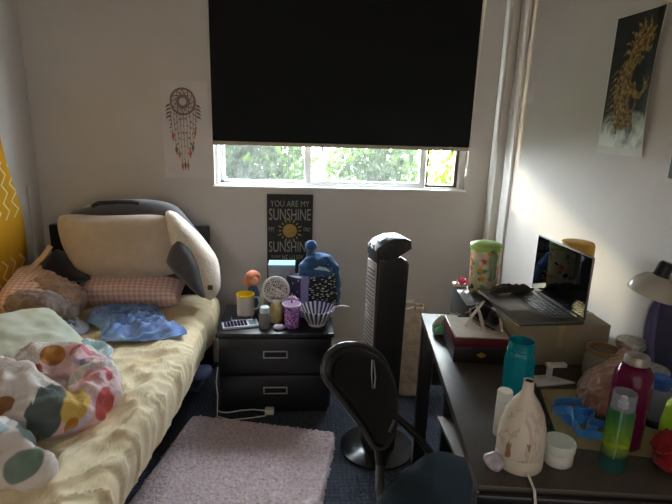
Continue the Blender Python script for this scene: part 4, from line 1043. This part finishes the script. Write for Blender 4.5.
# glass jar, satin cloth, bottles
m_gls = clearish('jar_glass', (206, 204, 190), .42)
gj = T('glass_jar', 'wide glass jar with a brown rim beside the cardboard box', 'jar', (.925, 1.335, DT))
b = B(); b.lathe([(.046, 0), (.052, .008), (.054, .05), (.050, .085), (.044, .096)], 32, cap1=False); b.build('body', m_gls, gj)
b = B(); b.lathe([(.0445, .092), (.0485, .096), (.0475, .108), (.043, .108), (.042, .094)], 32, cap0=False, cap1=False); b.build('rim', mat('brown_rim', (126, 100, 62), .4), gj)
b = B(); b.lathe([(.043, .004), (.048, .010), (.049, .055)], 28); b.build('wax', mat('amber_wax', (120, 84, 52), .5), gj)
b = B()
qs = NT('satin_rose_brown', .36, 0, .5); qs.set('Base Color', qs.ramp(qs.noise(7), [(.3, lin((124, 84, 64))), (.7, lin((186, 142, 112)))])); qs.set('Sheen Weight', .4)
for k in range(11):
    t_ = (k-5)/5; o1 = t_*.062; rr = .0105 if k % 2 else .014
    b.tube([(-.078+.02*t_*t_, o1-.04, .012), (-.064+.012*t_*t_, o1*.95-.022, .040+.010*(1-t_*t_)), (-.030, o1*.8-.005, .064+.016*(1-t_*t_)+.004*(k % 2)), (.025, o1*.55+.025, .078+.010*(1-t_*t_)), (.075, o1*.3+.055, .090), (.135, o1*.12+.095, .112)], [rr, rr, rr, rr*.9, rr*.75, rr*.5], 8)
b.ell((-.015, -.005, .028), (.068, .062, .034)); b.ell((.04, .03, .040), (.05, .036, .034)); b.tube([(.0, .01, .05), (.07, .05, .075), (.13, .092, .105)], [.03, .016, .008], 10)
o = melt(b, .0038, 'satin_cloth', qs.m, amp=.004, sc=30, seed=6, stretch=(.45, 1.5, 1.5), flatz=.001, smooth_it=2, octv=2)
o.location = (.868, 1.205, MZ); o.rotation_euler = (0, 0, R(8)); tag(o, 'rose-brown satin cloth bundled between the glass jar and the tall bottles', 'cloth')

mgm = clearish('magenta_plastic', (100, 12, 58), .8, .1)
mb = T('bottle', 'tall dark magenta bottle on the tan mat', 'bottle', (.800, 1.030, MZ))
b = B(); b.lathe([(.038, 0), (.042, .006), (.043, .170), (.041, .190), (.032, .205), (.023, .212)], 32); b.build('body', mgm, mb)
b = B(); b.lathe([(.022, .212), (.027, .214), (.027, .228), (.024, .234), (.012, .236)], 28); b.build('cap', mat('pewter_cap', (150, 140, 136), .3, .6, .2, 60), mb)
pf = T('body_mist', 'slim clear spray bottle with green and yellow print at the front of the desk', 'bottle', (.722, .945, DT))
q = NT('mist_print', .2); x, y, z = q.sep(); g0 = q.math('ADD', z, q.math('MULTIPLY', q.noise(22), .05))
q.set('Base Color', q.ramp(q.math('MULTIPLY', g0, 5.2), [(.08, lin((70, 130, 132))), (.30, lin((30, 74, 74))), (.46, lin((176, 206, 52))), (.62, lin((120, 166, 50))), (.80, lin((36, 120, 66)))]))
tr = q.n.new('ShaderNodeBsdfTransparent'); q.put(tr.inputs[0], (.75, .95, .85, 1)); mx = q.n.new('ShaderNodeMixShader'); mx.inputs[0].default_value = .5
q.l.new(tr.outputs[0], mx.inputs[1]); q.l.new(q.b.outputs[0], mx.inputs[2]); q.l.new(mx.outputs[0], q.out.inputs[0])
b = B(); b.lathe([(.026, 0), (.028, .004), (.028, .142), (.024, .150), (.012, .153)], 32); b.build('body', q.m, pf)
b = B(); b.lathe([(.0245, .150), (.025, .188), (.0235, .190), (.0232, .153)], 28, cap0=False); b.build('cap', clearish('cap_clear', (214, 220, 226), .2), pf)
b = B(); b.lathe([(.011, .153), (.011, .165), (.007, .167), (.007, .178)], 16); b.tube([(0, 0, .150), (.002, 0, .02)], .0022, 6); b.build('spray_pump', m_cer, pf)
m_glit = mat('glitter_lid', (176, 170, 162), .35, .5, .45, 130)
for i, (pos, h_, lab) in enumerate((((1.045, 1.385, DT), .095, 'small glass jar with a glittery silver lid against the right wall'), ((.985, 1.205, MZ), .092, 'small glass jar with a silver lid directly behind the magenta bottle'))):
    if not lab: continue
    gg = T('candle_jar', lab, 'jar', pos)
    b = B(); b.lathe([(.036, 0), (.040, .005), (.040, h_)], 28); b.build('body', m_gls, gg)
    b = B(); b.lathe([(.043, h_-.004), (.044, h_), (.044, h_+.012), (.041, h_+.016), (.02, h_+.015)], 28); b.build('lid', m_glit, gg)
bc = T('bottle', 'clear bottle with a blue cap and black base band near the right wall', 'bottle', (.940, 1.112, MZ))
b = B(); b.lathe([(.033, .014), (.034, .08), (.030, .095), (.022, .104)], 28); b.build('body', clearish('grey_blue_plastic', (150, 160, 184), .6), bc)
b = B(); b.lathe([(.034, 0), (.0352, .002), (.0352, .018), (.034, .020)], 28); b.build('black_band', m_blk, bc)
b = B(); b.lathe([(.024, .102), (.024, .130), (.021, .133)], 24); b.build('cap', mat('blue_plastic', (40, 84, 160), .4), bc)
gb = T('bottle', 'lime green bottle at the right edge of the desk', 'bottle', (.908, 1.0, MZ))
b = B(); b.lathe([(.030, 0), (.033, .006), (.034, .07), (.028, .12), (.020, .136)], 28); b.build('body', mat('lime_bottle', (150, 184, 40), .35, 0, .1), gb)
b = B(); b.lathe([(.017, .136), (.017, .158), (.015, .160)], 20); b.build('cap', m_white, gb)
rp = T('drawstring_pouch', 'red drawstring pouch at the right front of the desk', 'pouch', (.862, .935, DT), .6)
b = B(); b.ell((0, 0, .024), (.05, .042, .026)); b.tube([(0, 0, .03), (-.01, .005, .052), (-.015, .01, .06)], [.03, .014, .013], 12); b.tube([(-.015, .01, .058), (-.03, .02, .072)], [.014, .032], 14)
melt(b, .004, 'pouch_cloth', fabric('red_cloth', (138, 22, 30), .2), rp, amp=.004, sc=38, seed=3, smooth_it=3, flatz=0)
b = B(); b.tube([( -.013+.0165*math.cos(a*.4), .009+.0165*math.sin(a*.4), .055) for a in range(16)], .0025, 6, True); b.build('drawstring', fabric('orange_cord', (220, 96, 60)), rp)

# navy bag with white piping standing at the wall side
bp = T('backpack', 'navy fabric backpack with white piping leaning on the right wall', 'bag', (1.125, 1.36, DT), R(-84)); bp.scale = (1, 1, 1.12)
MV2 = Matrix(((1,0,0,0),(0,0,-1,0),(0,1,0,0),(0,0,0,1)))
OBP = [(-.050, .06), (-.064, .12), (-.058, .19), (-.02, .25), (.05, .285), (.13, .285), (.17, .22), (.17, .05), (.10, .0), (.0, .0)]
puff(OBP, .085, MV2, wr=.01, seed=5).build('body', fabric('navy_canvas', (66, 66, 100), .15), bp)
sm = []
for i in range(6):
    p0, p1, p2, p3 = [Vector(OBP[(i+k-1) % 10]) for k in range(4)]
    for k in range(5):
        t = k/5; e_ = .5*((2*p1)+(p2-p0)*t+(2*p0-5*p1+4*p2-p3)*t*t+(3*p1-p0-3*p2+p3)*t**3); sm.append((e_.x, -.012, e_.y))
b = B(); b.tube(sm, .0035, 8); b.build('piping', fabric('white_piping', (212, 206, 214)), bp)
b = B(); b.tube([(-.005, -.036, .22), (.0, -.048, .17), (.01, -.052, .11), (.02, -.046, .05)], [.012]*4, 8, flat=.35); b.build('strap', fabric('lilac_strap', (96, 92, 130)), bp)

# little dome lamp
la = T('desk_lamp', 'small desk lamp with a white dome shade and black socket by the right wall', 'lamp', (1.105, 1.03, DT))
b = B(); b.lathe([(.055, 0), (.057, .004), (.055, .014), (.015, .020)], 28); b.build('base', m_blk, la)
b = B(); b.tube([(0, 0, .015), (.02, .0, .15), (.025, .03, .29), (.01, .10, .375), (-.066, .225, .397)], .007, 10); b.build('stem', m_blk, la)
ML = mtx((-.085, .275, .305), (R(6), R(14), 0), (.78, .78, .9))
qw = NT('white_enamel', .35); qw.m = clearish('milky_glass', (206, 200, 186), .6, .15)
b = B(); b.lathe([(.026, .050), (.050, .040), (.072, .018), (.083, -.014), (.0825, -.018), (.080, -.014), (.070, .016), (.048, .036), (.026, .046)], 40, ML, cap0=False, cap1=False); b.build('shade', qw.m, la)
b = B(); b.lathe([(.030, .044), (.030, .050), (.027, .054), (.025, .088), (.018, .096)], 24, ML); b.build('socket', m_blk, la)
b = B(); b.ell((-.085, .275, .315), (.022, .022, .028), 3); b.build('bulb', m_clr, la)

# ------------------------------------------------------------------ posters on the right wall
MP = Matrix(((0,0,-1,0),(-1,0,0,0),(0,1,0,0),(0,0,0,1)))
q = NT('mist_night_print', .55); x, y, z = q.sep()
cl_ = q.noise(9, 6, .6); hgt = q.math('ADD', z, q.math('MULTIPLY', q.math('SUBTRACT', cl_, .5), .16))
dark = q.ramp(q.noise(5, 4), [(.35, lin((22, 23, 24))), (.75, lin((56, 56, 54)))])
mist = q.ramp(q.noise(14, 5), [(.34, lin((110, 122, 116))), (.55, lin((226, 232, 220)))])
q.set('Base Color', q.mix(q.math('MULTIPLY', q.math('SUBTRACT', .145, hgt), 18, True), dark, mist)); m_night = q.m
po = T('dragon_poster', 'dark poster of a golden dragon above mist on the right wall', 'poster', (1.1998, 1.845, 1.402))
PW, PH = .285, .497
def curl(u, v):
    return .0004+.022*max(0, (u-.72)/.28)**2*(.35+.65*math.sin(v*PI))+.004*(1-u)**4
def sheet(x0, x1, y0, y1, dz):
    b = B(); vs = []; n = 24
    for j in range(n+1):
        for i in range(n+1):
            X = x0+(x1-x0)*i/n; Y_ = y0+(y1-y0)*j/n; vs.append(MP @ Vector((X, Y_, curl((X+PW/2)/PW, Y_/PH)+dz)))
    b._add(vs, [(j*(n+1)+i, j*(n+1)+i+1, (j+1)*(n+1)+i+1, (j+1)*(n+1)+i) for j in range(n) for i in range(n)]); return b
sheet(-PW/2, PW/2, 0, PH, 0).build('paper', mat('poster_paper', (212, 210, 200), .6), po, True, None, 180)
sheet(-PW/2+.010, PW/2-.012, .028, PH-.004, .0007).build('print', m_night, po, True, None, 180)
dg_ = B()
def rb_(pts): dg_.ribbon([((u-.5)*PW, v*PH, w*PW) for u, v, w in pts], .0005)
rb_([(.50, .19, .16), (.47, .26, .24), (.40, .36, .30), (.36, .46, .32), (.38, .55, .27), (.44, .62, .20), (.50, .68, .18), (.52, .74, .22), (.58, .79, .26), (.68, .81, .17), (.78, .80, .10), (.86, .81, .04)])
rb_([(.55, .77, .10), (.66, .745, .09), (.76, .735, .07), (.82, .75, .03)]); rb_([(.55, .70, .12), (.63, .66, .09), (.68, .69, .03)])
for u0, v0, u1, v1, u2, v2 in ((.50, .82, .44, .86, .36, .87), (.56, .84, .53, .90, .46, .93), (.62, .85, .61, .91, .57, .95), (.68, .84, .72, .90, .70, .95), (.47, .77, .38, .80, .30, .79), (.45, .72, .35, .74, .27, .71), (.42, .66, .33, .66, .25, .62), (.74, .83, .82, .87, .88, .86)):
    rb_([(u0, v0, .09), (u1, v1, .05), (u2, v2, .008)])
for k in range(8):
    v0 = .60-.05*k; rb_([(.30, v0, .05), (.20, v0+.01, .035), (.10-.01*(k % 2), v0-.035, .006)])
rb_([(.46, .50, .12), (.60, .44, .10), (.72, .42, .08), (.80, .46, .06)])
for a, b_ in ((.74, .56), (.81, .58), (.88, .55), (.91, .49)): rb_([(.79, .46, .05), ((.79+a)/2+.01, (.46+b_)/2, .03), (a, b_, .006)])
rb_([(.50, .30, .14), (.62, .27, .09), (.66, .20, .05), (.64, .15, .02)]); rb_([(.40, .28, .14), (.33, .22, .09), (.36, .15, .04)]); rb_([(.58, .52, .05), (.66, .36, .03), (.58, .24, .05)])
for v in dg_.bm.verts:
    u_, v_ = (v.co.x+PW/2)/PW, v.co.y/PH; v.co = MP @ Vector((v.co.x, v.co.y, v.co.z+curl(u_, v_)+.0013))
q = NT('gold_dragon_print', .6); n_ = q.noise(70, 5, .7); q.set('Base Color', q.ramp(n_, [(.38, lin((50, 40, 26))), (.50, lin((128, 98, 48))), (.68, lin((190, 158, 92)))]))
dg_.build('dragon', q.m, po, False)
p2 = T('small_poster', 'corner of a pale green poster right of the dragon poster', 'poster', (1.1998, 1.475, 1.335))
b = B(); b.box(-.10, .10, 0, .28, 0, .0012, MP); b.build('paper', mat('poster_paper_pale', (206, 206, 196), .6), p2, False)
b = B(); b.box(-.092, .092, .012, .272, .0012, .0018, MP); b.build('print', mat('grey_green_print', (84, 100, 92), .6, 0, .4, 14), p2, False)
# ------------------------------------------------------------------ light
w = bpy.data.worlds.new('world'); S.world = w; w.use_nodes = True
nt = w.node_tree; bg = nt.nodes['Background']; tc = nt.nodes.new('ShaderNodeTexCoord'); sp_ = nt.nodes.new('ShaderNodeSeparateXYZ')
nt.links.new(tc.outputs['Generated'], sp_.inputs[0])
mr = nt.nodes.new('ShaderNodeMapRange'); mr.inputs[1].default_value = -.1; mr.inputs[2].default_value = .1; nt.links.new(sp_.outputs[1], mr.inputs[0])
mx = nt.nodes.new('ShaderNodeMix'); mx.data_type = 'RGBA'; nt.links.new(mr.outputs[0], mx.inputs[0])
mx.inputs[6].default_value = (.36, .325, .29, 1)         # the dim hallway and room behind the photographer
mx.inputs[7].default_value = (35, 35, 35.5, 1)         # morning sky on the window side
nt.links.new(mx.outputs[2], bg.inputs[0]); bg.inputs[1].default_value = 1.0
sd = bpy.data.lights.new('sun', 'SUN'); sd.energy = 2.3; sd.angle = R(3); sd.color = (1, .74, .34)
so = bpy.data.objects.new('sun', sd); COL.objects.link(so)
dirv = Vector((.616, -.788, -math.tan(R(11.5)))).normalized()
so.rotation_euler = dirv.to_track_quat('-Z', 'Y').to_euler(); so.location = (-3, 8, 4)
S.view_settings.view_transform = 'Standard'; S.view_settings.look = 'None'; S.view_settings.gamma = 1; S.view_settings.exposure = 1.2
S.view_settings.use_curve_mapping = False
S.cycles.use_denoising = True; S.cycles.max_bounces = 10; S.cycles.transparent_max_bounces = 16
S.cycles.caustics_reflective = False; S.cycles.caustics_refractive = False; S.cycles.sample_clamp_indirect = 8
